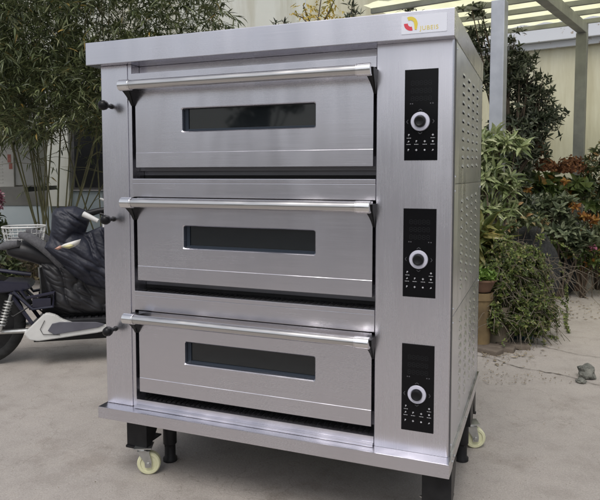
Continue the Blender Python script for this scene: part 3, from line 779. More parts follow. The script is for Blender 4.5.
# trailing small-leaved vine mound with runners over the concrete
M_VINE = leaf_mat('small_vine_leaf', [(0, (.04,.055,.02)), (.4, (.10,.135,.035)), (.8, (.19,.24,.06)), (.96, (.28,.24,.12))], .5, .25)
random.seed(12)
vn = thing('trailing_plant', 'mound of small-leaved trailing plant spilling from pots onto the concrete', 'plant', (0,0,0))
lv = Leaves(); tw = NB()
for (px, py, rx, ry, d, n_) in ((505, 262, 20, 16, 4.25, 420), (522, 258, 16, 14, 4.4, 330), (532, 275, 16, 16, 4.3, 380), (512, 285, 22, 16, 4.15, 430), (530, 300, 18, 12, 4.1, 240), (500, 300, 18, 14, 4.1, 190), (535, 325, 14, 12, 3.95, 150), (540, 290, 10, 22, 4.2, 160), (548, 315, 8, 10, 4.1, 60), (500, 248, 18, 8, 4.35, 260), (492, 272, 12, 14, 3.95, 220), (500, 285, 14, 16, 3.95, 300), (512, 265, 18, 16, 4.0, 420), (528, 262, 16, 16, 4.1, 360), (494, 318, 9, 16, 3.85, 70), (518, 318, 16, 16, 3.9, 190), (527, 300, 18, 16, 3.95, 240)):
    c = pt(px, py, d); s = d/FX
    for k in range(n_):
        q, u = rnd_in(c, (rx*s, rx*s, ry*s))
        if q.z < GZ+.01: continue
        lv.whorl(q, Vector((u.x, u.y, .5)), random.randint(4, 7), .026, .018, .9, .2)
        if k % 3 == 0:
            e = q+Vector((random.gauss(0, .07), random.gauss(0, .07), random.gauss(-.05, .06)))
            tube(tw, [q, q.lerp(e, .5)+Vector((0, 0, .02)), e], .0018, 3, False)
def runner(pts2):
    P3 = [pt(*a) for a in pts2]
    for a in P3:
        if a.z < GZ+.012: a.z = GZ+.012
    tube(tw, P3, .002, 4, False)
    for i in range(len(P3)-1):
        L_ = (P3[i+1]-P3[i]).length
        for k in range(max(2, int(L_/.022))):
            q = P3[i].lerp(P3[i+1], random.random())
            lv.whorl(q, Vector((random.gauss(0, .6), random.gauss(0, .6), .7)), 4, .022, .016, .9, .2)
for k in range(70):   # loose sprigs breaking the outline
    a = pt(random.uniform(488, 552), random.uniform(238, 330), random.uniform(3.9, 4.3)); u = Vector((random.gauss(0, 1), random.gauss(0, 1), random.gauss(.3, .6))).normalized(); q = a.copy()
    for j in range(9):
        u = (u+Vector((random.gauss(0, .2), random.gauss(0, .2), -.16))).normalized(); q2 = q+u*.026
        if q2.z < GZ+.012: q2.z = GZ+.012
        tube(tw, [q, q2], .0014, 3, False); lv.whorl(q2, Vector((random.gauss(0, .6), random.gauss(0, .6), .6)), 3, .024, .017, .9, .2); q = q2
def dd(px, py): return (gnd(px, py)-O).dot(FH)
runner([(548, 255, 4.3), (552, 275, 4.2), (553, 296, 4.1), (556, 318, dd(556, 335)), (557, 342, dd(557, 342))])
runner([(560, 262, 4.6), (566, 285, 4.6), (567, 298, dd(567, 312)), (567, 312, dd(567, 315)), (565, 322, dd(565, 325)), (569, 334, dd(569, 334))])
runner([(536, 300, 4.1), (540, 320, 4.0), (543, 338, dd(543, 345)), (545, 347, dd(545, 347))])
runner([(520, 310, 4.1), (528, 335, 3.9), (530, 350, dd(530, 350))])
for k in range(20):   # dry arching stalks
    a = Vector(pt(random.uniform(535, 560), random.uniform(255, 285), 4.5)); e = a+Vector((random.gauss(.12, .16), random.gauss(0, .12), random.uniform(-.28, .02)))
    tube(tw, [a, a.lerp(e, .5)+Vector((0, 0, .07)), e], [.0026, .002, .0012], 4, False)
lv.build('foliage', M_VINE, vn)
obj('stalk', tw, noisy('dry_stalk', (.10,.085,.06), (.20,.17,.13), 10, .8, bump=0), vn)

# yellow-leaved sapling & sprig seen above the hood
M_NAN = leaf_mat('yellow_autumn_leaf', [(0, (.16,.20,.05)), (.3, (.45,.36,.07)), (.8, (.72,.50,.08)), (1, (.60,.55,.22))], .5, .35)
random.seed(31); sp_ = thing('yellow_sapling', 'thin sapling with sparse yellow leaves behind the oven top', 'tree', (0,0,0))
lv = Leaves(); bm = NB(); b0 = gp(315, 6.2)
arms = [[(315, 60), (318, 20), (324, -20)], [(318, 40), (309, 20), (303, 5)], [(319, 30), (330, 10), (338, -8)], [(318, 25), (334, 24), (345, 19)], [(317, 35), (303, 18), (298, 16)]]
tube(bm, [b0, pt(315, 60, 6.2)], [.02, .012], 8)
for ar in arms:
    P3 = [pt(x, y, 6.2+random.uniform(-.15, .15)) for x, y in ar]; tube(bm, P3, [.010, .007, .004], 6)
    for k in range(24):
        i = random.randint(0, 1); q = P3[i].lerp(P3[i+1], random.random())+Vector((random.gauss(0, .06), random.gauss(0, .06), random.gauss(0, .05)))
        lv.spray(q, Vector((random.gauss(0, 1), random.gauss(0, 1), -.1)), 4, .05, .018, .02, .8, .3)
obj('trunk', bm, M_BARK, sp_); lv.build('foliage', M_NAN, sp_)
random.seed(32); sg = thing('green_sapling', 'small dark leafy twigs showing just above the oven top', 'plant', (0,0,0)); lv = Leaves(); bm = NB()
for bx, tops_ in ((282, [(276, 22), (284, 20), (290, 24)]), (410, [(408, 0), (405, 8), (413, 4), (411, -10)]), (352, [(349, 12), (352, 2), (356, 11)])):
    b0 = gp(bx, 5.4 if bx > 300 else 6.3)
    d = 5.4 if bx > 300 else 6.3
    for tx, ty in tops_:
        e = pt(tx, ty, d); tube(bm, [b0, pt((bx+tx)/2, 60, d), e], [.010, .007, .003], 5)
        for k in range(4): lv.whorl(e-Vector((random.gauss(0, .02), 0, random.random()*.12)), Vector((random.gauss(0, .4), random.gauss(0, .4), 1)), 4, .08, .017, .8, .1)
obj('stem', bm, M_BARK, sg); lv.build('foliage', M_HOLLY, sg)

# ---- pots and covered mounds on the right
def pot(name, label, px, d, r, h, m, taper=.75, rim=True, z=GZ):
    p = gp(px, d); bm = NB()
    lathe(bm, [(r*taper, 0), (r*.98, h*.86), (r*(1.08 if rim else 1), h*.87), (r*(1.08 if rim else 1), h), (r*.93, h), (r*.9, h*.88), (0, h*.87)], (0, 0, 0), 'z', 28)
    o = obj(name, bm, m, smooth=False, loc=(p.x, p.y, z+.001)); return tag(o, label, 'pot')
M_TERRA = noisy('weathered_terracotta', (.08,.045,.03), (.19,.11,.07), 7, .85, bump=.3)
M_CLAY = noisy('mossy_clay', (.12,.10,.07), (.26,.22,.16), 6, .9, bump=.5)
M_BLUEP = noisy('dark_blue_glaze', (.015,.04,.055), (.03,.08,.10), 6, .3, bump=.05)
pot('clay_pot', 'mossy brown clay pot at the corner of the plant row', 495, 4.0, .10, .25, M_CLAY, .9)
pot('blue_pot', 'dark teal-blue glazed pot half hidden under the trailing plant', 521, 4.15, .12, .27, M_BLUEP, .8)
bowl = pot('terracotta_bowl', 'terracotta bowl of bright green seedlings next to the oven side', 481, 3.9, .085, .08, M_TERRA, .6, True, GZ+.36)
pot('tall_clay_pot', 'tall yellowish clay pot carrying the terracotta bowl', 480, 3.9, .07, .355, noisy('ochre_clay', (.10,.07,.035), (.24,.17,.08), 6, .9, bump=.4), .85)
random.seed(51); lv = Leaves(); p = gp(481, 3.9)
for k in range(120): lv.whorl(Vector((p.x, p.y, GZ+.44))+Vector((random.gauss(0, .04), random.gauss(0, .04), random.uniform(0, .05))), Vector((random.gauss(0, .5), random.gauss(0, .5), 1)), 4, .035, .018)
o = lv.build('seedling_plant', leaf_mat('bright_seedling', [(0, (.10,.18,.03)), (1, (.22,.34,.07))]), None); tag(o, 'bright green seedlings growing in the terracotta bowl', 'plant')
# low brick edging
M_BRICK = noisy('dusty_brick', (.09,.07,.055), (.17,.14,.11), 8, .9, bump=.4)
random.seed(61)
for i, px in enumerate((484, 497, 512)):
    p = gnd(px, 356-i*2); bm = NB(); box(bm, -.10, .10, -.045, .045, -.02, .028, bev=.008)
    o = obj('brick', bm, M_BRICK, loc=(p.x, p.y+.10, GZ+.001)); o.rotation_euler = (0, 0, R(20*i-25)); tag(o, ['dusty brick nearest the oven in the edging before the pots', 'middle dusty brick of the edging before the pots', 'farthest right dusty brick of the edging before the pots'][i], 'brick', 'bricks edging the plant row')
# dark net-covered mounds
def mound(c, r, seed, label):
    bm = NB(); bmesh.ops.create_icosphere(bm, subdivisions=5, radius=1)
    for v in bm.verts:
        u = v.co.copy(); k = 1+.10*noise.noise(u*2+Vector((seed, 0, 0)))+.035*math.sin(22*math.atan2(u.y, u.x)+4*noise.noise(u*3))*(1-abs(u.z)*.6)
        v.co = Vector((u.x*r[0]*k, u.y*r[1]*k, u.z*r[2]*k))
    random.seed(seed)
    for v in list(bm.verts):
        if random.random() < .55:
            u = v.normal if v.normal.length else v.co.normalized(); u = Vector((v.co.x, v.co.y, v.co.z*.5)).normalized()
            L = random.uniform(.02, .05); t_ = (Vector((0, 0, -1))+u*.9+Vector((random.gauss(0, .3), random.gauss(0, .3), 0))).normalized()
            a = u.cross(t_).normalized()*.002
            bm.faces.new([bm.verts.new(v.co+a-u*.004), bm.verts.new(v.co-a-u*.004), bm.verts.new(v.co+t_*L)])
    o = obj('covered_mound', bm, M_NET, smooth=False, loc=c); return tag(o, label, 'covered heap')
M_NET = noisy('black_shade_net', (.012,.013,.014), (.04,.042,.044), 60, .8, bump=.8, bdist=.01, stretch=(1,1,.2))
c = pt(528, 250, 5.2); mound((c.x, c.y, GZ+.30), (.25, .25, .37), 1, 'round black net-covered heap behind the trailing plant')
c = pt(557, 262, 5.7); mound((c.x, c.y, GZ+.18), (.17, .17, .22), 6, 'smaller dark net-covered heap right of the round one')
c = pt(580, 262, 5.9)
pot('brown_pot', 'old brown pot in the shade right of the covered heaps', 574, 5.9, .13, .26, M_TERRA, .8)
random.seed(71); fl = thing('pink_flower', 'small pink blossom on a thin stem by the dark pot', 'flower', (0,0,0)); lv = Leaves(); q = pt(592, 248, 5.5)
for k in range(26): lv.leaf(q+Vector((random.gauss(0, .015), random.gauss(0, .015), random.gauss(0, .012))), Vector((random.gauss(0, 1), random.gauss(0, 1), random.gauss(0, 1))), .035, .026)
lv.build('petals', mat('pink_petal', (.55,.20,.32), .6), fl); bm = NB(); tube(bm, [gp(592, 5.5), q], .004, 5); obj('stem', bm, M_BARK, fl)

# left edge: flowering plant in dark bucket
random.seed(81)
M_PINK = leaf_mat('pink_petal_cluster', [(0, (.10,.03,.045)), (.5, (.28,.11,.15)), (1, (.42,.26,.29))], .6, .2)
fp = shrub('flowering_plant', 'dark leafy plant with pink blossom at the left edge behind the scooter', 'plant', gp(-4, 5.0), [(-6, 235, 12, 22), (2, 262, 12, 16), (-20, 215, 14, 20), (14, 275, 10, 12)], 5.0, .08, .034, 9, M_DRK, seed=13)
lv = Leaves()
for k in range(300):
    q, u = rnd_in(pt(-5, 200, 4.9), (.075, .06, .10)); lv.leaf(q, Vector((random.gauss(0, 1), random.gauss(0, 1), random.gauss(0, 1))), .03, .024)
lv.build('blossom', M_PINK, fp)

# low dry undergrowth in the bed under the bamboo
random.seed(91); lv = Leaves(); tw = NB()
for k in range(900):
    q = gp(random.uniform(-30, 150), random.uniform(5.9, 8.2)); q.z = GZ+.10+random.random()**2*.28
    lv.spray(q, Vector((random.gauss(0, 1), random.gauss(0, 1), .3)), 5, .07, .022, .03, .8, .3)
tag(lv.build('undergrowth', leaf_mat('dry_undergrowth', [(0, (.03,.025,.015)), (.5, (.09,.07,.04)), (.8, (.06,.075,.03)), (1, (.20,.14,.08))], .8, .1)), 'low brown dry undergrowth on the earth bed beneath the bamboo', 'undergrowth', kind='stuff')
# ------------------------------------------------------------ SCOOTER
th = R(14); dirv = (Rv*math.cos(th)+FH*math.sin(th)); dirv.z = 0; dirv.normalize()
p0 = gp(-18, 3.52)
sco = thing('electric_scooter', 'dark parked electric scooter with white footboard left of the oven', 'scooter', (p0.x, p0.y, GZ), math.atan2(dirv.y, dirv.x))
M_TYRE = noisy('tyre_rubber', (.012,.012,.012), (.03,.03,.03), 30, .85, bump=.3, bdist=.003)
M_NAVY = noisy('dark_navy_paint', (.018,.018,.032), (.03,.03,.05), 4, .25, bump=0)
M_WHB = noisy('scuffed_white_plastic', (.58,.58,.56), (.70,.70,.68), 10, .35, bump=.05)
M_GRB = noisy('grey_plastic', (.09,.09,.11), (.12,.12,.145), 10, .5, bump=.05)
M_SEAT = noisy('black_vinyl', (.012,.012,.014), (.022,.022,.025), 20, .5, bump=.2, bdist=.003)
M_PLUSH = noisy('grey_plush', (.12,.12,.13), (.19,.19,.20), 90, .95, bump=.9, bdist=.008)
def wheel(x, r):
    e = bpy.data.objects.new('wheel', None); C.objects.link(e); e.parent = sco; e.location = (x, 0, r)
    bm = NB(); tube(bm, [((r-.035)*math.cos(a), 0, (r-.035)*math.sin(a)) for a in [2*math.pi*k/48 for k in range(49)]], .035, 12, False)
    obj('tyre', bm, M_TYRE, e)
    bm = NB(); lathe(bm, [(r-.062, -.022), (r-.052, -.018), (r-.052, .018), (r-.062, .022)], (0,0,0), 'y', 40)
    lathe(bm, [(.0, -.05), (.055, -.05), (.075, -.03), (.075, .03), (.055, .05), (0, .05)], (0,0,0), 'y', 28)
    for k in range(6):
        a = k*math.pi/3; prism(bm, [(.06*math.cos(a+.15), .06*math.sin(a+.15)), ((r-.055)*math.cos(a+.05), (r-.055)*math.sin(a+.05)), ((r-.055)*math.cos(a-.05), (r-.055)*math.sin(a-.05)), (.06*math.cos(a-.15), .06*math.sin(a-.15))], -.012, .012, 'y')
    obj('rim', bm, M_BLACKP, e)
wheel(0, .245); wheel(1.27, .245)
bm = NB(); 
for s in (-1, 1):
    tube(bm, [(-.02, s*.075, .22), (.12, s*.08, .205), (.33, s*.08, .205)], [.014, .013, .016], 8)
obj('swing_arm', bm, M_ZINC, sco)
for s in (-1, 1):                        # shock absorbers
    bm = NB()
    a, b = Vector((.125, s*.115, .215)), Vector((.19, s*.115, .425)); 
    pts_ = []
    for k in range(90):
        u = k/89; c_ = a.lerp(b, .15+.7*u); an = u*9*2*math.pi; ax = (b-a).normalized(); e1 = ax.orthogonal().normalized(); e2 = ax.cross(e1)
        pts_.append(c_+(e1*math.cos(an)+e2*math.sin(an))*.021)
    tube(bm, pts_, .004, 5); tube(bm, [a, b], .009, 8); obj('shock_absorber', bm, M_ZINC, sco)
bm = NB()                                # rear mudguard
tube_pts = []
for k in range(13):
    a = R(15+k*11); tube_pts.append((.285*math.cos(a), .285*math.sin(a)+.245))
for i in range(12):
    (x0, z0), (x1, z1) = tube_pts[i], tube_pts[i+1]
    vs = [bm.verts.new(q) for q in ((x0, -.06, z0), (x1, -.06, z1), (x1, .06, z1), (x0, .06, z0))]; bm.faces.new(vs)
o = obj('mudguard', bm, M_BLACK, sco); md = o.modifiers.new('t', 'SOLIDIFY'); md.thickness = .006
bm = NB()                                # tail body and frame
prism(bm, [(-.30, .49), (-.28, .445), (.10, .43), (.25, .435), (.29, .45), (.28, .485), (.10, .50), (-.20, .515)], -.09, .09, 'y')
bmesh.ops.bevel(bm, geom=bm.edges[:], offset=.008, segments=2, affect='EDGES')
obj('tail_body', bm, M_NAVY, sco)
bm = NB()
for s in (-1, 1):
    tube(bm, [(.24, s*.11, .445), (.27, s*.11, .40), (.42, s*.11, .425), (.41, s*.11, .345), (.30, s*.11, .335), (.20, s*.11, .44)], .010, 6)
    box(bm, .30, .40, s*.11-.006, s*.11+.006, .345, .395, bev=.004)
    tube(bm, [(.18, s*.10, .43), (.30, s*.10, .24)], .012, 6)
tube(bm, [(-.25, 0, .545), (.10, 0, .55), (.28, 0, .52)], .012, 8)
for x in (.33, .38): tube(bm, [(x, -.10, .39), (x, .10, .39)], .007, 6)
obj('frame_rail', bm, M_NAVY, sco)
bm = NB(); lathe(bm, [(.02, .40), (.02, .72)], (.345, 0, 0), 'z', 14); lathe(bm, [(.026, .50), (.028, .56)], (.345, 0, 0), 'z', 14); obj('seat_post', bm, M_ZINC, sco)
bm = NB(); prism(bm, [(.34, .27), (.46, .27), (.85, .25), (.80, .62), (.62, .66), (.42, .62), (.33, .58), (.34, .44)], -.06, .06, 'y'); bmesh.ops.bevel(bm, geom=bm.edges[:], offset=.02, segments=2, affect='EDGES'); obj('battery_case', bm, M_BLACK, sco)
# floor with white side panels
for s in (-1, 1):
    y0, y1 = (s*.115, s*.150) if s < 0 else (.115, .150)
    bm = NB(); prism(bm, [(.255, .205), (.285, .165), (.33, .155), (.66, .185), (.73, .20), (.735, .225), (.55, .235), (.46, .275), (.43, .30), (.385, .315), (.365, .31)], min(y0, y1), max(y0, y1), 'y')
    bmesh.ops.bevel(bm, geom=bm.edges[:], offset=.006, segments=2, affect='EDGES')
    fp_ = obj('floor_side_panel', bm, M_WHB, sco)
    yy = (y0-.003, y0+.01) if s < 0 else (y1-.01, y1+.003)
    bm = NB(); prism(bm, [(.385, .215), (.41, .255), (.45, .262), (.65, .25), (.70, .235), (.66, .218), (.42, .19)], s*.153-.004, s*.153+.002, 'y'); bmesh.ops.bevel(bm, geom=bm.edges[:], offset=.002, segments=1, affect='EDGES'); obj('grey_inset', bm, M_GRB, fp_)
    bm = NB(); tube(bm, [(.37, s*.1545, .275), (.345, s*.1545, .225), (.36, s*.1545, .195), (.45, s*.1545, .188)], .0018, 5); obj('panel_seam', bm, M_BLACK, fp_)
bm = NB(); box(bm, .42, .80, -.12, .12, .235, .268, bev=.008)
for k in range(9): box(bm, .44+.04*k, .455+.04*k, -.11, .11, .2685, .273)
obj('floor_mat', bm, M_SEAT, sco)
bm = NB(); box(bm, .30, .80, -.11, .11, .14, .234, bev=.01); obj('under_tray', bm, M_BLACK, sco)
# saddle: black cushion with grey plush rim
def blob(prof, name, m, ys, parent=sco, seg=14):
    bm = NB(); rings = []
    for (x, z, hw, hh_) in prof:
        rings.append([bm.verts.new((x, hw*math.cos(2*math.pi*k/seg), z+hh_*math.sin(2*math.pi*k/seg))) for k in range(seg)])
    for i in range(len(rings)-1):
        for k in range(seg): bm.faces.new((rings[i][k], rings[i][(k+1)%seg], rings[i+1][(k+1)%seg], rings[i+1][k]))
    bm.faces.new(rings[0]); bm.faces.new(rings[-1][::-1]); bmesh.ops.recalc_face_normals(bm, faces=bm.faces)
    o = obj(name, bm, m, parent, True); md = o.modifiers.new('s', 'SUBSURF'); md.levels = md.render_levels = 2; return o
blob([(.15, .665, .06, .025), (.19, .675, .10, .055), (.26, .67, .115, .07), (.34, .645, .11, .075), (.42, .60, .09, .07), (.47, .55, .06, .05), (.485, .53, .03, .03)], 'saddle', M_SEAT, 0)
for s in (-1, 1):
    bm = NB(); tube(bm, [(.12, s*.05, .685), (.16, s*.08, .70), (.235, s*.105, .715)], [.014, .024, .020], 10); tube(bm, [(.24, s*.10, .765), (.30, s*.118, .745), (.36, s*.12, .70), (.42, s*.11, .64), (.465, s*.09, .575), (.48, s*.075, .545)], [.016, .028, .030, .030, .027, .014], 10)
    obj('plush_rim', bm, M_PLUSH, sco)
# wire basket behind the saddle
bm = NB()
def ringpts(z, rx, ry, n=24): return [(.245+rx*math.copysign(abs(math.cos(a))**.6, math.cos(a)), .02+ry*math.copysign(abs(math.sin(a))**.6, math.sin(a)), z) for a in [2*math.pi*k/n for k in range(n+1)]]
for z, rx, ry, r in ((.80, .115, .10, .005), (.765, .108, .095, .0025), (.73, .102, .09, .0025), (.695, .096, .085, .004)): tube(bm, ringpts(z, rx, ry), r, 5, False)
a_, b_ = ringpts(.80, .115, .10, 20), ringpts(.695, .096, .085, 20)
for k in range(20): tube(bm, [a_[k], b_[k]], .0022, 4, False)
for k in range(1, 10): tube(bm, [b_[k], b_[20-k]], .002, 4, False)
bk = obj('wire_basket', bm, mat('white_coated_wire', (.62,.62,.60), .45), sco)
bm = NB(); tube(bm, [(.245, .02, .60), (.245, .02, .694)], .010, 8); tube(bm, [(.16, .02, .691), (.32, .02, .691)], .006, 6); obj('basket_stay', bm, M_BLACK, sco)
# front: legshield, column, fork, handlebar
bm = NB(); prism(bm, [(.80, .23), (.90, .22), (1.06, .55), (1.07, .86), (1.0, .88), (.97, .60)], -.17, .17, 'y'); bmesh.ops.bevel(bm, geom=bm.edges[:], offset=.02, segments=2, affect='EDGES'); obj('leg_shield', bm, M_NAVY, sco)
bm = NB(); tube(bm, [(1.27, -.06, .245), (1.14, -.06, .55)], .016, 8); tube(bm, [(1.27, .06, .245), (1.14, .06, .55)], .016, 8); tube(bm, [(1.14, 0, .53), (.99, 0, .99)], .024, 10); obj('fork', bm, M_ZINC, sco)
bm = NB(); tube(bm, [(.80, -.33, .99), (.90, -.24, 1.0), (.98, -.10, .985), (.99, 0, .98), (.98, .10, .985), (.90, .24, 1.0), (.80, .33, .99)], .012, 8); hb = obj('handlebar', bm, M_BLACK, sco)
for s in (-1, 1):
    bm = NB(); tube(bm, [(.72, s*.37, .985), (.82, s*.32, .99)], .019, 10); obj('grip', bm, M_SEAT, hb)
    bm = NB(); tube(bm, [(.80, s*.345, .965), (.74, s*.375, .955), (.70, s*.385, .975)], [.010, .009, .005], 8); obj('brake_lever', bm, M_WHB, hb)
bm = NB()
for k in range(4): tube(bm, [(.90, -.22+.02*k, 1.0), (1.02, -.14+.03*k, 1.06-.02*k), (1.10, -.05+.02*k, .95), (1.08, 0, .80)], .0045, 5)
tube(bm, [(.10, -.07, .33), (.20, -.12, .30), (.30, -.10, .36), (.36, -.08, .30)], .005, 5)
obj('cable', bm, M_BLACK, sco)
bm = NB(); box(bm, -.335, -.30, -.05, .05, .45, .50, bev=.006); obj('tail_lamp', bm, mat('red_lens', (.35,.02,.02), .2), sco)
# puffy quilted wind cover draped over the front
M_QUILT = noisy('navy_quilted_nylon', (.012,.014,.024), (.020,.022,.036), 3, .55, bump=.35, bdist=.02, bscale=26)
def drape(poly, y0, thick, name, m, seed, parent, diag=34, amp=.014, nx=150, nz=130):
    xs = [p[0] for p in poly]; zs = [p[1] for p in poly]
    def inside(x, z):
        c = False; n = len(poly)
        for i in range(n):
            (x1, z1), (x2, z2) = poly[i], poly[(i+1)%n]
            if (z1 > z) != (z2 > z) and x < (x2-x1)*(z-z1)/(z2-z1)+x1: c = not c
        return c
    def dist(x, z):
        b = 9; n = len(poly)
        for i in range(n):
            a = Vector((poly[i][0], poly[i][1])); e = Vector((poly[(i+1)%n][0], poly[(i+1)%n][1])); q = Vector((x, z)); d_ = e-a
            t_ = max(0, min(1, (q-a).dot(d_)/d_.dot(d_))); b = min(b, (q-a-d_*t_).length)
        return b
    bm = NB(); X0, X1, Z0, Z1 = min(xs), max(xs), min(zs), max(zs); G = {}
    for i in range(nx+1):
        for j in range(nz+1):
            x = X0+(X1-X0)*i/nx; z = Z0+(Z1-Z0)*j/nz
            if inside(x, z):
                e = dist(x, z); k = min(1, e/.11); prof_ = math.sqrt(max(0, 1-(1-k)**2))
                w = noise.noise(Vector((x*3.2, z*3.2, seed)))
                tt = (x*.75+z*.66)+w*.05+.02*noise.noise(Vector((x*11, z*11, seed)))
                q = abs(math.sin(tt*diag))**.6
                wr = noise.noise(Vector((x*5-z*6, z*4+x*3, seed+4)))*.030-(1-abs(noise.noise(Vector(((x*.75+z*.66)*17+w*2, (z*.75-x*.66)*4.5, seed+8)))))**6*.022-(1-abs(noise.noise(Vector(((x*.5+z*.86)*34, (z*.5-x*.86)*7, seed+2)))))**5*.007
                h = prof_*thick*(.82+.3*w)+(q*amp+wr)*min(1, k*3)
                G[i, j] = (bm.verts.new((x, y0-h, z)), bm.verts.new((x, y0+h*.8+.004, z)))
    for i in range(nx):
        for j in range(nz):
            ks = [(i, j), (i+1, j), (i+1, j+1), (i, j+1)]
            if all(k in G for k in ks):
                bm.faces.new([G[k][0] for k in ks]); bm.faces.new([G[k][1] for k in ks[::-1]])
    be = [e for e in bm.edges if e.is_boundary]
    for (i, j), (a, b) in G.items():
        for (k, l) in ((i+1, j), (i, j+1)):
            if (k, l) in G:
                e = bm.edges.get((a, G[k, l][0])); e2 = bm.edges.get((b, G[k, l][1]))
                if e and e2 and e.is_boundary and e2.is_boundary:
                    try: bm.faces.new((a, G[k, l][0], G[k, l][1], b))
                    except Exception: pass
    loose = [v for v in bm.verts if not v.link_faces]; bmesh.ops.delete(bm, geom=loose, context='VERTS')
    bmesh.ops.smooth_vert(bm, verts=bm.verts, factor=.4, use_axis_x=True, use_axis_y=False, use_axis_z=True)
    bmesh.ops.recalc_face_normals(bm, faces=bm.faces)
    return obj(name, bm, m, parent, True)
qc = drape([(.395, .73), (.41, .80), (.415, .885), (.44, .915), (.54, .925), (.60, .90), (.625, .84), (.60, .77), (.72, .82), (.84, .85), (.98, .86), (1.02, .70), (.98, .50), (.86, .39), (.74, .42), (.60, .46), (.52, .52), (.45, .60), (.36, .69)], -.10, .12, 'wind_cover', M_QUILT, 2, sco)
drape([(.34, .60), (.62, .62), (.98, .62), (.98, .30), (.90, .235), (.80, .24), (.70, .275), (.50, .285), (.40, .33), (.37, .44)], -.05, .10, 'cover_skirt', M_SEAT, 9, sco, 8, .004)
# coloured patch on the cover
def patch(poly, y, m, name):
    bm = NB(); n = len(poly); c = bm.verts.new((sum(p[0] for p in poly)/n, y-.006, sum(p[1] for p in poly)/n)); vs = [bm.verts.new((p[0], y, p[1])) for p in poly]
    for i in range(n): bm.faces.new((c, vs[i], vs[(i+1)%n]))
    o = obj(name, bm, m, qc, True); md = o.modifiers.new('t', 'SOLIDIFY'); md.thickness = .008; return o
patch([(.465, .703), (.50, .718), (.545, .730), (.585, .745), (.575, .722), (.55, .705), (.52, .696)], -.25, mat('patch_white', (.68,.66,.62), .6), 'bright_patch')
patch([(.485, .706), (.53, .717), (.55, .710), (.525, .698)], -.263, mat('patch_yellow', (.60,.56,.30), .6), 'yellow_patch')
patch([(.45, .697), (.478, .712), (.484, .700), (.465, .694)], -.263, mat('patch_orange', (.58,.34,.26), .6), 'orange_patch')
# white switch pieces on the near grip
bm = NB(); tube(bm, [(.60, -.25, .885), (.68, -.27, .845)], [.016, .012], 10); tube(bm, [(.715, -.26, .81), (.715, -.26, .865)], .014, 10); obj('switch_housing', bm, M_WHB, hb)
bm = NB(); tube(bm, [(.61, -.22, .88), (.68, -.24, .90), (.80, -.24, .915), (.92, -.20, .93)], [.020, .017, .017, .014], 10); tube(bm, [(.69, -.25, .885), (.76, -.27, .865)], .009, 8); obj('hand_grip', bm, M_BLACK, hb)

M_ASPH = noisy('added_dark_asphalt', (.13,.125,.12), (.19,.185,.18), 3, .9, bump=.5, bscale=150)
bm = NB(); bm.faces.new([bm.verts.new(q) for q in ((-60, -20, GZ+.004), (60, -20, GZ+.004), (60, -3.4, GZ+.004), (-60, -3.4, GZ+.004))]); struct('added_road', bm, M_ASPH)  # unseen dark strip added behind the camera to darken the doors' reflections
# ------------------------------------------------------------ unseen building and trees, added to shape the steel reflections
ws = thing('added_workshop', 'low grey building with dark open bays, added out of view for the steel reflections', 'building', (0, 0, 0))
M_WSW = noisy('added_workshop_grey', (.30,.29,.28), (.42,.41,.39), 1.5, .9, bump=.2, bscale=40)
bm = NB(); edges_ = [-26, -19, -15, -11, -8, -3.6, -1.0, 4.2, 7.0, 12.5, 16, 26]
for i in range(0, len(edges_)-1, 2): box(bm, edges_[i], edges_[i+1], -27.3, -27, GZ, 1.7)
box(bm, -26, 26, -27.31, -26.98, 1.701, 2.1); box(bm, -26, 26, -31, -30.8, GZ, 2.1)
obj('wall', bm, M_WSW, ws)  # wall of the added unseen building
bm = NB(); box(bm, -26, 26, -31, -26.8, 2.101, 2.18); obj('added_roof', bm, M_OLDG, ws)
for i in range(1, len(edges_)-1, 2):
    bm = NB(); box(bm, edges_[i], edges_[i+1], -27.2, -27.15, GZ+.01, 1.7 if i % 4 == 1 else 1.3); obj('added_bay_door', bm, noisy('added_bay_door_paint', *[[(.02,.02,.025), (.04,.04,.05)], [(.16,.09,.05), (.24,.15,.09)], [(.03,.05,.10), (.06,.09,.16)]][i % 3], 3, .6), ws)
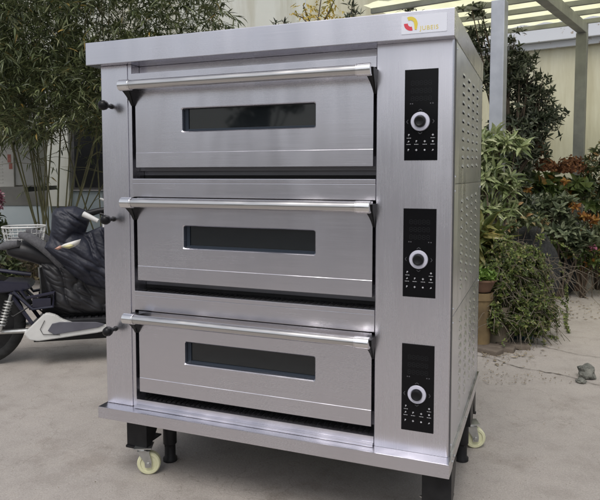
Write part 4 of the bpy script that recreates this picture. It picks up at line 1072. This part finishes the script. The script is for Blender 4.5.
for tx_, ty_, th_, lab_ in ((-9.2, -21.5, 5.2, 'taller round-crowned tree added out of view for the steel reflections'), (9.4, -20.0, 4.0, 'shorter round-crowned tree added out of view for the steel reflections'), (-3.0, -19.0, 3.6, 'small middle tree added out of view for the steel reflections')):
    random.seed(int(tx_*10)); tr_ = thing('added_tree', lab_, 'tree', (0, 0, 0)); lv = Leaves(); tg = []
    for k in range(14):
        c = Vector((tx_+random.gauss(0, .8), ty_+random.gauss(0, .8), th_-1.4+random.gauss(0, .7))); tg.append(c)
        for j in range(110):
            q, u = rnd_in(c, (.6, .6, .5)); lv.whorl(q, u+Vector((0, 0, .4)), 5, .13, .07, .9, .2)
    lv.build('crown', M_DRK, tr_); bm = NB(); tube(bm, [(tx_, ty_, GZ), (tx_, ty_, 1.6), (tx_+.1, ty_, th_-1)], [.14, .11, .05], 10); obj('trunk', bm, M_BARK, tr_)  # crown and trunk of the added unseen tree
    stems(tr_, Vector((tx_, ty_, 1.5)), tg, .05, 'limb')  # limbs of the added unseen tree

# ------------------------------------------------------------ light
w = bpy.data.worlds.new('World'); sc.world = w; w.use_nodes = True; nt = w.node_tree
bg = nt.nodes['Background']; sky = nt.nodes.new('ShaderNodeTexSky'); sky.sky_type = 'NISHITA'; sky.sun_disc = False
EL, AZ = 60, 176       # azimuth of the sun, measured in the ground plane from +Y clockwise
sky.sun_elevation = R(EL); sky.sun_rotation = R(AZ); sky.air_density = 1.0; sky.dust_density = 4.0; sky.ozone_density = 1.0
hs = nt.nodes.new('ShaderNodeHueSaturation'); hs.inputs['Saturation'].default_value = .42
nt.links.new(sky.outputs[0], hs.inputs['Color']); nt.links.new(hs.outputs[0], bg.inputs[0]); bg.inputs[1].default_value = .12
sl = bpy.data.lights.new('sun', 'SUN'); so = bpy.data.objects.new('sun', sl); C.objects.link(so)
sl.energy = 1.0; sl.angle = R(28); sl.color = (1, .97, .93)
sd = Vector((math.sin(R(AZ))*math.cos(R(EL)), math.cos(R(AZ))*math.cos(R(EL)), math.sin(R(EL))))
so.rotation_euler = sd.to_track_quat('Z', 'Y').to_euler()
sc.view_settings.view_transform = 'Standard'; sc.view_settings.look = 'None'; sc.view_settings.gamma = 1; sc.view_settings.use_curve_mapping = False
sc.view_settings.exposure = 0.24
